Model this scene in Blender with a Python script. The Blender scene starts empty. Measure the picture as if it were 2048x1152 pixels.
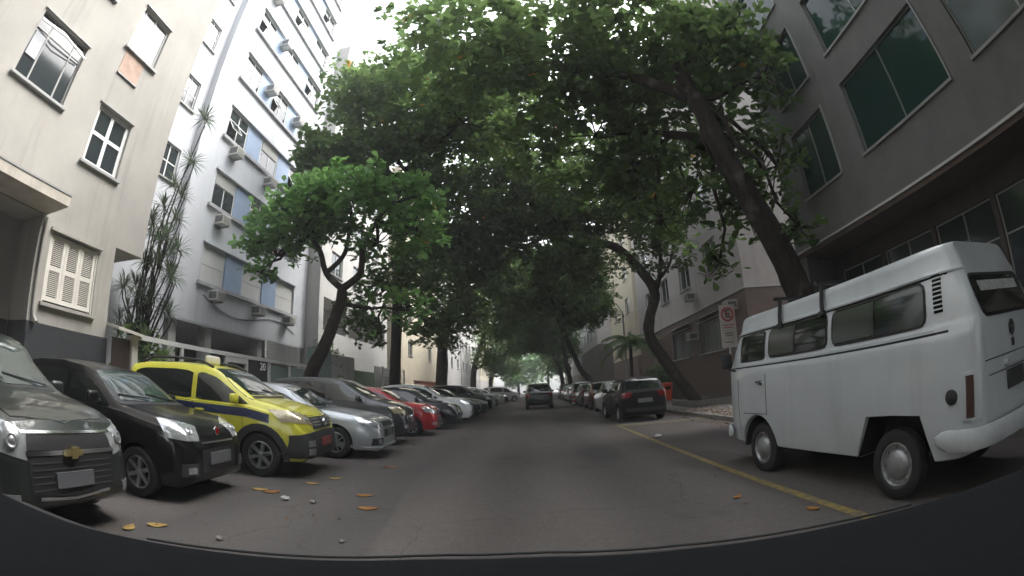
import bpy, bmesh, math, random
import numpy as np
from mathutils import Vector, Matrix
from mathutils.bvhtree import BVHTree
R = math.radians
random.seed(7)
S = bpy.context.scene
COL = S.collection

# ---------------------------------------------------------------- camera
cam = bpy.data.cameras.new('camera')
camo = bpy.data.objects.new('camera', cam)
COL.objects.link(camo)
S.camera = camo
CAM_H = 1.4
PITCH, YAW, ROLL = 0.21812, 0.03488, -0.04164
def cam_axis(d):
    x, y, z = d
    x, z = x * math.cos(ROLL) - z * math.sin(ROLL), x * math.sin(ROLL) + z * math.cos(ROLL)
    y, z = y * math.cos(PITCH) - z * math.sin(PITCH), y * math.sin(PITCH) + z * math.cos(PITCH)
    x, y = x * math.cos(YAW) - y * math.sin(YAW), x * math.sin(YAW) + y * math.cos(YAW)
    return Vector((x, y, z))
cx, cy, cz = cam_axis((1, 0, 0)), cam_axis((0, 0, 1)), -cam_axis((0, 1, 0))
camo.matrix_world = Matrix(((cx.x, cy.x, cz.x, 0), (cx.y, cy.y, cz.y, 0), (cx.z, cy.z, cz.z, CAM_H), (0, 0, 0, 1)))
cam.type = 'PANO'
cam.sensor_width = 36.0
cam.sensor_height = 20.25
cam.clip_start = 0.02
cam.clip_end = 2000
cam.panorama_type = 'FISHEYE_LENS_POLYNOMIAL'
cam.fisheye_fov = R(178)
cam.fisheye_polynomial_k0 = 0.0
cam.fisheye_polynomial_k1 = -0.061066
cam.fisheye_polynomial_k2 = 0.0
cam.fisheye_polynomial_k3 = -7.536e-6
cam.fisheye_polynomial_k4 = 0.0
# ---------------------------------------------------------------- world, sun, exposure
SUN_EL, SUN_AZ = R(52), R(62)           # bright overcast, the lightest sky to the right and ahead
w = bpy.data.worlds.new('World'); S.world = w; w.use_nodes = True
nt = w.node_tree; nt.nodes.clear()
sky = nt.nodes.new('ShaderNodeTexSky'); sky.sky_type = 'NISHITA'; sky.sun_disc = False
sky.sun_elevation = SUN_EL; sky.sun_rotation = SUN_AZ; sky.air_density = 1.0; sky.dust_density = 4.0; sky.ozone_density = 1.0
hs = nt.nodes.new('ShaderNodeHueSaturation'); hs.inputs['Saturation'].default_value = 0.22
bg = nt.nodes.new('ShaderNodeBackground'); bg.inputs['Strength'].default_value = 0.15
wo = nt.nodes.new('ShaderNodeOutputWorld')
nt.links.new(sky.outputs[0], hs.inputs['Color']); nt.links.new(hs.outputs[0], bg.inputs[0]); nt.links.new(bg.outputs[0], wo.inputs[0])
sl = bpy.data.lights.new('sun', 'SUN'); sl.energy = 0.6; sl.angle = R(40); sl.color = (1.0, 0.97, 0.93)
so = bpy.data.objects.new('sun', sl); COL.objects.link(so)
sd = Vector((math.sin(SUN_AZ) * math.cos(SUN_EL), math.cos(SUN_AZ) * math.cos(SUN_EL), math.sin(SUN_EL)))
so.rotation_euler = sd.to_track_quat('Z', 'Y').to_euler()
S.view_settings.view_transform = 'Standard'; S.view_settings.look = 'None'
S.view_settings.exposure = 2.5; S.view_settings.gamma = 1.0; S.view_settings.use_curve_mapping = False
S.render.engine = 'CYCLES'
S.cycles.use_denoising = True
S.cycles.max_bounces = 7; S.cycles.transparent_max_bounces = 6; S.cycles.caustics_reflective = False; S.cycles.caustics_refractive = False

# ---------------------------------------------------------------- materials
MATS = {}
def mat(name, col, rough=0.6, metal=0.0, spec=0.5, coat=0.0, var=0.0, vscale=3.0, bump=0.0, bscale=40.0, stain=0.0, trans=0.0, col2=None):
    if name in MATS: return MATS[name]
    m = bpy.data.materials.new(name); m.use_nodes = True
    t = m.node_tree; b = t.nodes['Principled BSDF']; L = t.links.new
    b.inputs['Roughness'].default_value = rough; b.inputs['Metallic'].default_value = metal
    b.inputs['Specular IOR Level'].default_value = spec
    b.inputs['Coat Weight'].default_value = coat; b.inputs['Coat Roughness'].default_value = 0.04
    b.inputs['Base Color'].default_value = (*col, 1)
    if var or stain or bump:
        tc = t.nodes.new('ShaderNodeTexCoord')
        out = None
        if var:
            n = t.nodes.new('ShaderNodeTexNoise'); n.inputs['Scale'].default_value = vscale; n.inputs['Detail'].default_value = 7; n.inputs['Roughness'].default_value = 0.65
            L(tc.outputs['Object'], n.inputs['Vector'])
            r = t.nodes.new('ShaderNodeValToRGB')
            c2 = col2 or tuple(c * (1 - var) for c in col)
            r.color_ramp.elements[0].position = 0.3; r.color_ramp.elements[1].position = 0.7
            r.color_ramp.elements[0].color = (*c2, 1); r.color_ramp.elements[1].color = (*[min(1, c * (1 + var * 0.35)) for c in col], 1)
            L(n.outputs['Fac'], r.inputs['Fac']); out = r.outputs['Color']
        if stain:      # rain streaks that run down the wall
            mp = t.nodes.new('ShaderNodeMapping'); mp.inputs['Scale'].default_value = (2.6, 2.6, 0.16)
            n2 = t.nodes.new('ShaderNodeTexNoise'); n2.inputs['Scale'].default_value = 1.0; n2.inputs['Detail'].default_value = 6; n2.inputs['Roughness'].default_value = 0.7
            L(tc.outputs['Object'], mp.inputs['Vector']); L(mp.outputs[0], n2.inputs['Vector'])
            mr = t.nodes.new('ShaderNodeMapRange'); mr.inputs['From Min'].default_value = 0.52; mr.inputs['From Max'].default_value = 0.78; mr.inputs['To Max'].default_value = stain
            L(n2.outputs['Fac'], mr.inputs['Value'])
            mx = t.nodes.new('ShaderNodeMixRGB'); mx.inputs['Color2'].default_value = (0.09, 0.085, 0.075, 1)
            if out: L(out, mx.inputs['Color1'])
            else: mx.inputs['Color1'].default_value = (*col, 1)
            L(mr.outputs[0], mx.inputs['Fac']); out = mx.outputs[0]
        if out: L(out, b.inputs['Base Color'])
        if bump:
            n3 = t.nodes.new('ShaderNodeTexNoise'); n3.inputs['Scale'].default_value = bscale; n3.inputs['Detail'].default_value = 5
            L(tc.outputs['Object'], n3.inputs['Vector'])
            bp = t.nodes.new('ShaderNodeBump'); bp.inputs['Strength'].default_value = bump; bp.inputs['Distance'].default_value = 0.02
            L(n3.outputs['Fac'], bp.inputs['Height']); L(bp.outputs[0], b.inputs['Normal'])
    MATS[name] = m
    return m
def paint(name, col, metal=0.0, rough=0.32):
    return mat('paint_' + name, col, rough=rough, metal=metal, coat=0.8, spec=0.5, var=0.12, vscale=2.5)
def leaf_material(name, dark, light, odd=(0.40, 0.22, 0.02), trans=0.45):
    m = bpy.data.materials.new(name); m.use_nodes = True
    t = m.node_tree; t.nodes.clear(); L = t.links.new
    at = t.nodes.new('ShaderNodeAttribute'); at.attribute_name = 'leafvar'
    r = t.nodes.new('ShaderNodeValToRGB'); e = r.color_ramp.elements
    e[0].position = 0.0; e[0].color = (*dark, 1); e[1].position = 0.9; e[1].color = (*light, 1)
    q = e.new(0.992); q.color = (light[0] * 1.6, light[1] * 1.15, light[2], 1); q = e.new(0.996); q.color = (*odd, 1)
    L(at.outputs['Fac'], r.inputs['Fac'])
    d = t.nodes.new('ShaderNodeBsdfDiffuse'); tr = t.nodes.new('ShaderNodeBsdfTranslucent'); g = t.nodes.new('ShaderNodeBsdfGlossy'); g.inputs['Roughness'].default_value = 0.45
    hs_ = t.nodes.new('ShaderNodeHueSaturation'); hs_.inputs['Hue'].default_value = 0.485; hs_.inputs['Saturation'].default_value = .95; hs_.inputs['Value'].default_value = 1.4
    L(r.outputs[0], d.inputs[0]); L(r.outputs[0], hs_.inputs['Color']); L(hs_.outputs[0], tr.inputs[0])
    m1 = t.nodes.new('ShaderNodeMixShader'); m1.inputs[0].default_value = trans; L(d.outputs[0], m1.inputs[1]); L(tr.outputs[0], m1.inputs[2])
    m2 = t.nodes.new('ShaderNodeMixShader'); m2.inputs[0].default_value = .035; L(m1.outputs[0], m2.inputs[1]); L(g.outputs[0], m2.inputs[2])
    o = t.nodes.new('ShaderNodeOutputMaterial'); L(m2.outputs[0], o.inputs[0])
    return m
M_GLASS = mat('car_glass', (0.012, 0.016, 0.015), rough=0.05, spec=0.9)
M_WSCREEN = mat('windscreen_glass', (0.03, 0.045, 0.042), rough=0.06, spec=1.0, coat=0.6)
M_TYRE = mat('tyre_rubber', (0.018, 0.018, 0.018), rough=0.85, var=0.3, vscale=8)
M_RIM = mat('alloy_rim', (0.42, 0.43, 0.44), rough=0.35, metal=0.7)
M_STEEL = mat('steel_grey', (0.35, 0.36, 0.37), rough=0.4, metal=0.6, var=0.2, vscale=9)
M_CHROME = mat('chrome', (0.75, 0.76, 0.78), rough=0.12, metal=1.0)
M_BLACKPL = mat('black_plastic', (0.022, 0.022, 0.024), rough=0.55)
M_GREYPL = mat('grey_plastic', (0.045, 0.046, 0.048), rough=0.6, var=0.2)
M_SEAM = mat('seam_dark', (0.008, 0.008, 0.008), rough=0.9)
M_LAMP = mat('lamp_clear', (0.62, 0.64, 0.66), rough=0.12, metal=0.55, spec=0.8, coat=1.0, var=0.35, vscale=14)
M_LAMPY = mat('lamp_yellowed', (0.50, 0.44, 0.30), rough=0.18, metal=0.35, coat=1.0, var=0.3, vscale=14)
M_AMBER = mat('lamp_amber', (0.7, 0.22, 0.02), rough=0.2, coat=1.0)
M_RED = mat('lamp_red', (.17, .010, .012), rough=0.2, coat=1.0)
M_PLATE = mat('number_plate', (0.13, 0.135, 0.145), rough=0.5, var=0.15)
M_WHITE = mat('white_trim', (0.78, 0.78, 0.76), rough=0.5)

# ---------------------------------------------------------------- mesh helpers
def link(name, me, m=None, parent=None):
    o = bpy.data.objects.new(name, me); COL.objects.link(o)
    if m is not None and me is not None and not me.materials: me.materials.append(m)
    if parent is not None: o.parent = parent
    return o
def empty(name, loc=(0, 0, 0), rz=0.0, label=None, cat=None, group=None):
    o = bpy.data.objects.new(name, None); COL.objects.link(o); o.location = loc; o.rotation_euler = (0, 0, rz); o.empty_display_size = 0.2
    if label: tag(o, label, cat, group)
    return o
def tag(o, label=None, cat=None, group=None, kind=None):
    if label: o['label'] = label
    if cat: o['category'] = cat
    if group: o['group'] = group
    if kind: o['kind'] = kind
    return o
class MB:
    def __init__(s): s.v = []; s.f = []
    def box(s, x0, x1, y0, y1, z0, z1):
        if x0 > x1: x0, x1 = x1, x0
        if y0 > y1: y0, y1 = y1, y0
        if z0 > z1: z0, z1 = z1, z0
        n = len(s.v)
        s.v += [(x0, y0, z0), (x1, y0, z0), (x1, y1, z0), (x0, y1, z0), (x0, y0, z1), (x1, y0, z1), (x1, y1, z1), (x0, y1, z1)]
        s.f += [[n + i for i in q] for q in ((3, 2, 1, 0), (4, 5, 6, 7), (0, 1, 5, 4), (1, 2, 6, 5), (2, 3, 7, 6), (3, 0, 4, 7))]
        return s
    def quad(s, *p):
        n = len(s.v); s.v += [tuple(q) for q in p]; s.f.append(list(range(n, n + len(p)))); return s
    def tube(s, pts, rad, seg=8, caps=True, jit=0.0):
        pts = [Vector(p) for p in pts]; n0 = len(s.v); k = len(pts)
        if not hasattr(rad, '__len__'): rad = [rad] * k
        up = Vector((0.31, 0.17, 0.93)); prev = None
        for i, p in enumerate(pts):
            d = (pts[min(i + 1, k - 1)] - pts[max(i - 1, 0)]).normalized()
            a = (prev - d * prev.dot(d)) if prev is not None else d.cross(up if abs(d.dot(up)) < 0.95 else Vector((1, 0, 0)))
            a.normalize(); prev = a; b = d.cross(a)
            for j in range(seg):
                t = 2 * math.pi * j / seg; rr = rad[i] * (1 + (random.uniform(-jit, jit) if jit else 0))
                s.v.append(tuple(p + a * (math.cos(t) * rr) + b * (math.sin(t) * rr)))
        for i in range(k - 1):
            for j in range(seg):
                a0 = n0 + i * seg + j; a1 = n0 + i * seg + (j + 1) % seg
                s.f.append([a0, a1, a1 + seg, a0 + seg])
        if caps:
            s.f.append([n0 + j for j in reversed(range(seg))]); s.f.append([n0 + (k - 1) * seg + j for j in range(seg)])
        return s
    def lathe(s, prof, seg=24, axis='y', c=(0, 0, 0), caps=True):      # prof: list of (radius, along-axis)
        n0 = len(s.v); k = len(prof)
        for r, a in prof:
            for j in range(seg):
                t = 2 * math.pi * j / seg
                if axis == 'y': p = (r * math.cos(t), a, r * math.sin(t))
                elif axis == 'z': p = (r * math.cos(t), r * math.sin(t), a)
                else: p = (a, r * math.cos(t), r * math.sin(t))
                s.v.append((p[0] + c[0], p[1] + c[1], p[2] + c[2]))
        for i in range(k - 1):
            for j in range(seg):
                a0 = n0 + i * seg + j; a1 = n0 + i * seg + (j + 1) % seg
                s.f.append([a0, a1, a1 + seg, a0 + seg])
        if caps: s.f.append([n0 + j for j in range(seg)]); s.f.append([n0 + (k - 1) * seg + j for j in range(seg)])
        return s
    def mesh(s, name, smooth=False, fix=False):
        me = bpy.data.meshes.new(name); me.from_pydata(s.v, [], s.f); me.update()
        if fix:
            b = bmesh.new(); b.from_mesh(me); bmesh.ops.recalc_face_normals(b, faces=b.faces); b.to_mesh(me); b.free()
        if smooth:
            me.shade_smooth(); me.set_sharp_from_angle(angle=R(smooth if smooth is not True else 40))
        return me
    def build(s, name, m, parent=None, smooth=False, fix=False):
        return link(name, s.mesh(name, smooth, fix), m, parent)
def bevel_box(name, dims, m, parent=None, loc=(0, 0, 0), bev=0.02, seg=2, rot=(0, 0, 0)):
    b = bmesh.new(); bmesh.ops.create_cube(b, size=1.0); bmesh.ops.scale(b, vec=dims, verts=b.verts)
    bmesh.ops.bevel(b, geom=b.edges[:], offset=bev, segments=seg, affect='EDGES', profile=0.5)
    me = bpy.data.meshes.new(name); b.to_mesh(me); b.free(); me.shade_smooth(); me.set_sharp_from_angle(angle=R(40))
    o = link(name, me, m, parent); o.location = loc; o.rotation_euler = rot
    return o
def interp(tab, x):
    return float(np.interp(x, [p[0] for p in tab], [p[1] for p in tab]))
def smooth_interp(tab, x):
    xs = [p[0] for p in tab]; zs = [p[1] for p in tab]
    h = 0.05
    return float((np.interp(x - h, xs, zs) + 2 * np.interp(x, xs, zs) + np.interp(x + h, xs, zs)) / 4)

# ---------------------------------------------------------------- vehicles
def resample(pl, n):
    pl = [Vector(p) for p in pl]; d = [0]
    for a, b in zip(pl, pl[1:]): d.append(d[-1] + (b - a).length)
    out = []
    for i in range(n):
        t = d[-1] * i / (n - 1)
        for k in range(len(pl) - 1):
            if t <= d[k + 1] + 1e-9:
                f = (t - d[k]) / max(1e-9, d[k + 1] - d[k]); out.append(pl[k].lerp(pl[k + 1], f)); break
    return out
def decal(bvh, top, bot, d, name, m, parent, off=0.004, thick=0.014, nc=10, nr=5, samecols=False):
    """A thin curved panel laid on the body: the patch between two lines, dropped onto the body along d."""
    d = Vector(d).normalized()
    if samecols: T = [Vector(p) for p in top]; B = [Vector(p) for p in bot]; nc = len(T)
    else: T = resample(top, nc); B = resample(bot, nc)
    P = []; N = []
    for r in range(nr):
        f = r / (nr - 1)
        for c in range(nc):
            p = T[c].lerp(B[c], f)
            h, n, _, _ = bvh.ray_cast(p + d * 1.5, -d, 3.0)
            if h is None: h, n, _, _ = bvh.find_nearest(p)
            if n.dot(d) < 0: n = -n
            n = (n + d * 0.5).normalized()
            P.append(h); N.append(n)
    mb = MB()
    mb.v = [tuple(p + n * off) for p, n in zip(P, N)] + [tuple(p - n * thick) for p, n in zip(P, N)]
    k = nr * nc
    for r in range(nr - 1):
        for c in range(nc - 1):
            a = r * nc + c; mb.f.append([a, a + nc, a + nc + 1, a + 1])
    ring = [c for c in range(nc)] + [r * nc + nc - 1 for r in range(1, nr)] + [(nr - 1) * nc + c for c in range(nc - 2, -1, -1)] + [r * nc for r in range(nr - 2, 0, -1)]
    for a, b in zip(ring, ring[1:] + ring[:1]): mb.f.append([a, b, b + k, a + k])
    return mb.build(name, m, parent, smooth=50, fix=True)

WHEEL_CACHE = {}
def wheel_meshes(r, wd, style):
    key = (round(r, 3), round(wd, 3), style)
    if key in WHEEL_CACHE: return WHEEL_CACHE[key]
    h = wd / 2; ri = r * 0.64
    t = MB().lathe([(ri, -h * 0.8), (ri + 0.012, -h), (r * 0.9, -h), (r * 0.985, -h * 0.75), (r, -h * 0.3), (r, h * 0.3), (r * 0.985, h * 0.75), (r * 0.9, h), (ri + 0.012, h), (ri, h * 0.8)], 32, caps=False).mesh('tyre', True, True)
    t.materials.append(M_TYRE)
    m = MB()
    # outer side of the wheel is +y in its own frame
    if style == 'cap':       # steel wheel with a domed hub cap
        m.lathe([(ri, -h * 0.5), (ri, h * 0.82), (ri * 0.93, h * 0.86), (ri * 0.86, h * 0.55), (ri * 0.70, h * 0.50), (ri * 0.66, h * 0.72), (ri * 0.5, h * 0.98), (ri * 0.25, h * 1.16), (0.02, h * 1.2)], 28)
        for k in range(8):
            a = k * math.pi / 4; m.lathe([(0.014, 0), (0.014, 0.02)], 6, 'y', (math.cos(a) * ri * 0.79, h * 0.5, math.sin(a) * ri * 0.79))
    else:
        n = {'five': 5, 'six': 6, 'seven': 7, 'ten': 10}[style]
        m.lathe([(ri, -h * 0.8), (ri, h * 0.85), (ri * 0.94, h * 0.9), (ri * 0.9, h * 0.5), (ri * 0.88, -h * 0.2)], 30, caps=False)
        m.lathe([(ri * 0.24, -h * 0.1), (ri * 0.24, h * 0.62), (ri * 0.12, h * 0.74), (0.01, h * 0.76)], 14)
        for k in range(n):
            a = 2 * math.pi * k / n + 0.3
            ca, sa = math.cos(a), math.sin(a); w0, w1 = ri * (0.13 if n < 8 else 0.08), ri * (0.2 if n < 6 else 0.12 if n < 8 else 0.07)
            pts = []
            for rr, ww, yy in ((ri * 0.18, w0, h * 0.60), (ri * 0.93, w1, h * 0.80)):
                for sx, dy in ((-1, 0), (1, 0), (1, -0.05), (-1, -0.05)):
                    pts.append((rr * ca - sx * ww * sa, yy + dy, rr * sa + sx * ww * ca))
            b = len(m.v); m.v += pts
            m.f += [[b, b + 1, b + 5, b + 4], [b + 1, b + 2, b + 6, b + 5], [b + 2, b + 3, b + 7, b + 6], [b + 3, b, b + 4, b + 7]]
    ring = m.mesh('rim', 35, True); ring.materials.append(M_RIM if style != 'cap' else M_STEEL)
    bk = MB().lathe([(ri * 0.89, -h * 0.3), (ri * 0.89, -h * 0.24)], 24).mesh('brake', True, True); bk.materials.append(M_BLACKPL)
    WHEEL_CACHE[key] = (t, ring, bk)
    return WHEEL_CACHE[key]
def add_wheels(root, xa, xb, track, r, wd, style, steer=0.0):
    t, rg, bk = wheel_meshes(r, wd, style)
    for x in (xa, xb):
        for s in (1, -1):
            o = link('wheel', t, None, root); o.location = (x, s * track, r)
            o.rotation_euler = (0, random.uniform(0, 1), (0 if s > 0 else math.pi) + (steer if x == xa else 0))
            link('rim', rg, None, o); link('brake_disc', bk, None, o)

def loft_body(xs, section, cap=True):
    rows = [section(x) for x in xs]; k = len(rows[0]); mb = MB()
    for x, r in zip(xs, rows):
        for y, z in r: mb.v.append((x, -y, z))
    off = len(mb.v)
    for x, r in zip(xs, rows):
        for y, z in r: mb.v.append((x, y, z))
    n = len(xs)
    for i in range(n - 1):
        for j in range(k - 1):
            a = i * k + j
            mb.f.append([a, a + k, a + k + 1, a + 1]); mb.f.append([off + a, off + a + 1, off + a + k + 1, off + a + k])
    for i in (0, n - 1):
        mb.f.append([i * k + j for j in range(k)] + [off + i * k + j for j in range(k - 1, -1, -1)])
    me = bpy.data.meshes.new('body'); me.from_pydata(mb.v, [], mb.f)
    b = bmesh.new(); b.from_mesh(me); bmesh.ops.remove_doubles(b, verts=b.verts, dist=0.0008); bmesh.ops.recalc_face_normals(b, faces=b.faces); b.to_mesh(me)
    bvh = BVHTree.FromBMesh(b); b.free()
    me.shade_smooth(); me.set_sharp_from_angle(angle=R(38))
    return me, bvh

def wheel_well(root, prof, hw):
    mb = MB()
    for x, z in prof: mb.v += [(x, -hw, z), (x, hw, z)]
    for i in range(len(prof) - 1): mb.f.append([2 * i, 2 * i + 1, 2 * i + 3, 2 * i + 2])
    return mb.build('wheel_well', M_SEAM, root)
CARS = {
 # L, W, H, wheelbase, front overhang, clearance, wheel radius, top profile (distance from nose, z), belt profile, roof ratio, windows (from,to,pillar)
 'hatch': dict(L=3.80, W=1.64, H=1.50, wb=2.38, fo=0.74, zc=0.19, r=0.295, top=[(0, .60), (.04, .74), (.12, .83), (.35, .93), (.80, 1.00), (1.05, 1.03), (1.62, 1.38), (1.85, 1.45), (2.4, 1.50), (3.0, 1.48), (3.42, 1.43), (3.62, 1.15), (3.74, .98), (3.80, .60)],
    belt=[(0, .58), (.3, .84), (1.0, .96), (2.2, 1.00), (3.5, 1.06), (3.8, .95)], roof=.78, win=(1.22, 3.25, 2.12), cowl=1.05, rf=1.72, rr=3.40, rb=3.66),
 'mpv': dict(L=3.95, W=1.72, H=1.70, wb=2.51, fo=0.80, zc=0.26, r=0.335, top=[(0, .62), (.04, .80), (.12, .92), (.35, 1.04), (.70, 1.13), (.92, 1.17), (1.62, 1.60), (1.9, 1.67), (2.5, 1.70), (3.2, 1.68), (3.6, 1.62), (3.78, 1.30), (3.90, 1.05), (3.95, .65)],
    belt=[(0, .60), (.3, .92), (1.0, 1.06), (2.4, 1.10), (3.6, 1.16), (3.95, 1.0)], roof=.80, win=(0.98, 3.45, 2.05), cowl=0.95, rf=1.72, rr=3.58, rb=3.84),
 'sedan': dict(L=4.58, W=1.79, H=1.48, wb=2.68, fo=0.92, zc=0.18, r=0.325, top=[(0, .54), (.04, .68), (.12, .76), (.5, .88), (1.0, .95), (1.35, .98), (2.05, 1.37), (2.35, 1.45), (2.8, 1.48), (3.3, 1.44), (3.65, 1.33), (4.1, 1.10), (4.45, 1.06), (4.54, .92), (4.58, .6)],
    belt=[(0, .52), (.3, .74), (1.2, .90), (2.6, .96), (3.8, 1.02), (4.4, 1.0), (4.58, .9)], roof=.74, win=(1.48, 3.75, 2.65), cowl=1.34, rf=2.18, rr=3.36, rb=4.06),
 'suv': dict(L=4.30, W=1.80, H=1.66, wb=2.62, fo=0.86, zc=0.24, r=0.345, top=[(0, .66), (.04, .82), (.12, .93), (.45, 1.02), (.95, 1.08), (1.2, 1.11), (1.85, 1.53), (2.15, 1.62), (2.7, 1.66), (3.4, 1.62), (3.8, 1.53), (4.08, 1.22), (4.24, 1.02), (4.30, .7)],
    belt=[(0, .64), (.3, .86), (1.1, 1.02), (2.4, 1.06), (3.8, 1.16), (4.3, 1.0)], roof=.76, win=(1.32, 3.85, 2.45), cowl=1.18, rf=1.98, rr=3.74, rb=4.14),
}
def make_car(name, label, kind, pos, head, pm, style='five', scale=1.05, group=None, detail=True, lamp=None, trim=None, extras=None, square=False, wiper=True):
    sp = CARS[kind]; L, W, wb, fo, zc, r = sp['L'], sp['W'], sp['wb'], sp['fo'], sp['zc'], sp['r']
    root = empty(name, (pos[0], pos[1], 0), head, label, 'car', group); root.scale = (scale,) * 3
    xf = L / 2
    xa = xf - fo; xb = xa - wb; Ra = r + 0.045
    top = lambda x: smooth_interp(sp['top'], xf - x) if (0.15 < xf - x < L - 0.15) else interp(sp['top'], xf - x)
    bel = lambda x: min(smooth_interp(sp['belt'], xf - x), top(x) - 0.03)
    plan = [(0, .66), (.03, .76), (.08, .84), (.18, .91), (.4, .965), (.8, 1), (L - .7, 1), (L - .3, .955), (L - .12, .90), (L - .04, .84), (L, .76)]
    if square: plan = [(0, .86), (.03, .90), (.1, .94), (.3, .97), (.8, 1), (L - .7, 1), (L - .3, .975), (L - .1, .94), (L - .03, .90), (L, .85)]
    low = [(0, zc + .14), (.04, zc + .06), (.15, zc), (L - .2, zc), (L - .05, zc + .1), (L, zc + .2)]
    def zlow(x):
        z = interp(low, xf - x)
        for c in (xa, xb):
            if abs(x - c) <= Ra: z = max(z, r + math.sqrt(max(0, Ra * Ra - (x - c) ** 2)))
        return z
    def half(x): return W / 2 * interp(plan, xf - x)
    def section(x):
        wv = half(x); zl = zlow(x); zt = top(x); zb = bel(x); zb = max(zb, zl + 0.02); zt = max(zt, zb + 0.012)
        g = min(1, max(0, (zt - zb - 0.05) / 0.3))
        wr = (W / 2 * sp['roof']) * g + 0.86 * wv * (1 - g)
        z0 = zc
        def yy(z):
            t = (z - z0) / max(0.1, zb - z0)
            return wv * float(np.interp(t, [0, .08, .3, .55, .72, .8, .93, 1.0], [.93, .965, .99, 1.0, .995, .985, .975, .955]))
        pts = [(0, zl), (.6 * wv, zl), (yy(zl) - .015, zl)]
        for f in (0.02, .2, .4, .55, .7, .8, .9, 1.0):
            z = zl + (zb - zl) * f; pts.append((yy(z), z))
        ye = yy(zb)
        pts.append((ye * (1 - .02) if g > 0 else ye * .985, zb + .008))
        for f, bul in ((.35, .012), (.7, .012)):
            z = zb + .012 + (zt - .05 * g - zb) * f; pts.append((ye * .98 + (wr - ye * .98) * f + bul * g, z))
        pts += [(wr, zt - .055 * g - .004), (wr * .95, zt - .022 * g), (wr * .8, zt - .006), (wr * .45, zt + .008), (0, zt + .014)]
        return pts
    xs = set(np.linspace(-xf, xf, 58).round(4).tolist()) | {xf - d for d in (.015, .03, .05, .08, .12, .17, .23, L - .015, L - .03, L - .06, L - .1)}
    for c in (xa, xb):
        xs = {x for x in xs if abs(abs(x - c) - Ra) > 0.02}
        xs |= {c + s * (Ra + e) for s in (1, -1) for e in (0.004, 0.0)} | {c + Ra * math.sin(R(a)) for a in range(-80, 81, 10)}
    xs = sorted(xs)
    me, bvh = loft_body(xs, section)
    body = link('body', me, pm, root)
    u = MB().box(-xf + .25, xf - .25, -W * .33, W * .33, zc + .015, zc + .42).build('underbody', M_BLACKPL, root)
    for c in (xa, xb): wheel_well(root, [(c + (Ra - .006) * math.cos(R(a)), max(zc + .005, r + (Ra - .006) * math.sin(R(a)))) for a in range(-20, 201, 10)], W / 2 * .955)
    add_wheels(root, xa, xb, W / 2 - .115, r, .2, style)
    X = lambda d: xf - d
    # ---- glass
    c0, c1, rr, rb = sp['cowl'], sp['rf'], sp['rr'], sp['rb']
    wc = half(X(c0)) * .86; wf = W / 2 * sp['roof'] * .90
    wdir = (.75, 0, 1)
    ws = decal(bvh, [(X(c1 - .02), -wf, 2), (X(c1 - .02), 0, 2), (X(c1 - .02), wf, 2)], [(X(c0 + .09), -wc, 2), (X(c0 + .02), 0, 2), (X(c0 + .09), wc, 2)], (0, 0, 1), 'windscreen', M_WSCREEN, root, off=.005, nc=13, nr=8)
    wrr = W / 2 * sp['roof'] * .86
    decal(bvh, [(X(rr + .03), -wrr, 2), (X(rr), 0, 2), (X(rr + .03), wrr, 2)], [(X(rb), -wrr * 1.06, 2), (X(rb + .02), 0, 2), (X(rb), wrr * 1.06, 2)], (0, 0, 1), 'rear_window', M_GLASS, root, off=.005, nc=11, nr=8)
    w0, w1, wp = sp['win']
    def side_glass(a, b, s):
        T, B = [], []
        for i in range(15):
            d = a + (b - a) * i / 14; x = X(d); zb = bel(x) + .035; zt = top(x) - .105
            e = min(1, min(i, 14 - i) / 1.2) * .03
            zt = max(zb + .006, zt - (.03 - e))
            T.append((x, s * W / 2, zt)); B.append((x, s * W / 2, zb + (.03 - e) * .6))
        return T, B
    for s in (1, -1):
        for a, b in ((w0, wp - .05), (wp + .05, w1)):
            T, B = side_glass(a, b, s)
            decal(bvh, T, B, (0, s, .15), 'side_window', M_GLASS, root, off=.005, nr=5, samecols=True)
        # doors, raised over a dark joint
        for a, b in ((w0 + .1, wp), (wp + .02, min(w1 - .25, L - fo - wb + wb + 0 if False else w1 - .15))):
            def panel(g, z1, z2):
                a2, b2 = a - g, b + g
                T = [(X(a2 + (b2 - a2) * i / 9), s * W / 2, bel(X(a2 + (b2 - a2) * i / 9)) - .01 + g) for i in range(10)]
                B = []
                for i in range(10):
                    x = X(a2 + (b2 - a2) * i / 9); zl = max(zc + .10 - g, zlow(x) + .05 - g if zlow(x) > zc + .1 else zc + .10 - g)
                    B.append((x, s * W / 2, zl))
                return T, B
            T, B = panel(.007, 0, 0); decal(bvh, T, B, (0, s, 0), 'door_joint', M_SEAM, root, off=.0012, thick=.004, nr=8, samecols=True)
            T, B = panel(0, 0, 0); dr = decal(bvh, T, B, (0, s, 0), 'door', pm, root, off=.0045, thick=.004, nr=8, samecols=True)
            if detail:
                xh = X(b - .16); zh = bel(xh) - .13; h, n, _, _ = bvh.ray_cast(Vector((xh, s * 2, zh)), Vector((0, -s, 0)))
                if h: bevel_box('handle', (.17, .03, .035), trim or pm, dr, (h.x, h.y + s * .02, h.z), .01)
        # door mirror
        xm = X(w0 + .22); hb, n, _, _ = bvh.ray_cast(Vector((xm, s * 2, bel(xm) + .07)), Vector((0, -s, 0)))
        if hb:
            mr = bevel_box('door_mirror', (.10, .20, .15), trim or pm, root, (hb.x + .02, hb.y + s * .14, hb.z + .03), .04, 3)
            g = bevel_box('mirror_arm', (.05, .1, .05), M_BLACKPL, mr, (0, -s * .12, -.04), .01)
    # ---- bonnet panel over a dark joint
    wh = half(X(.5)) * .80
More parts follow.
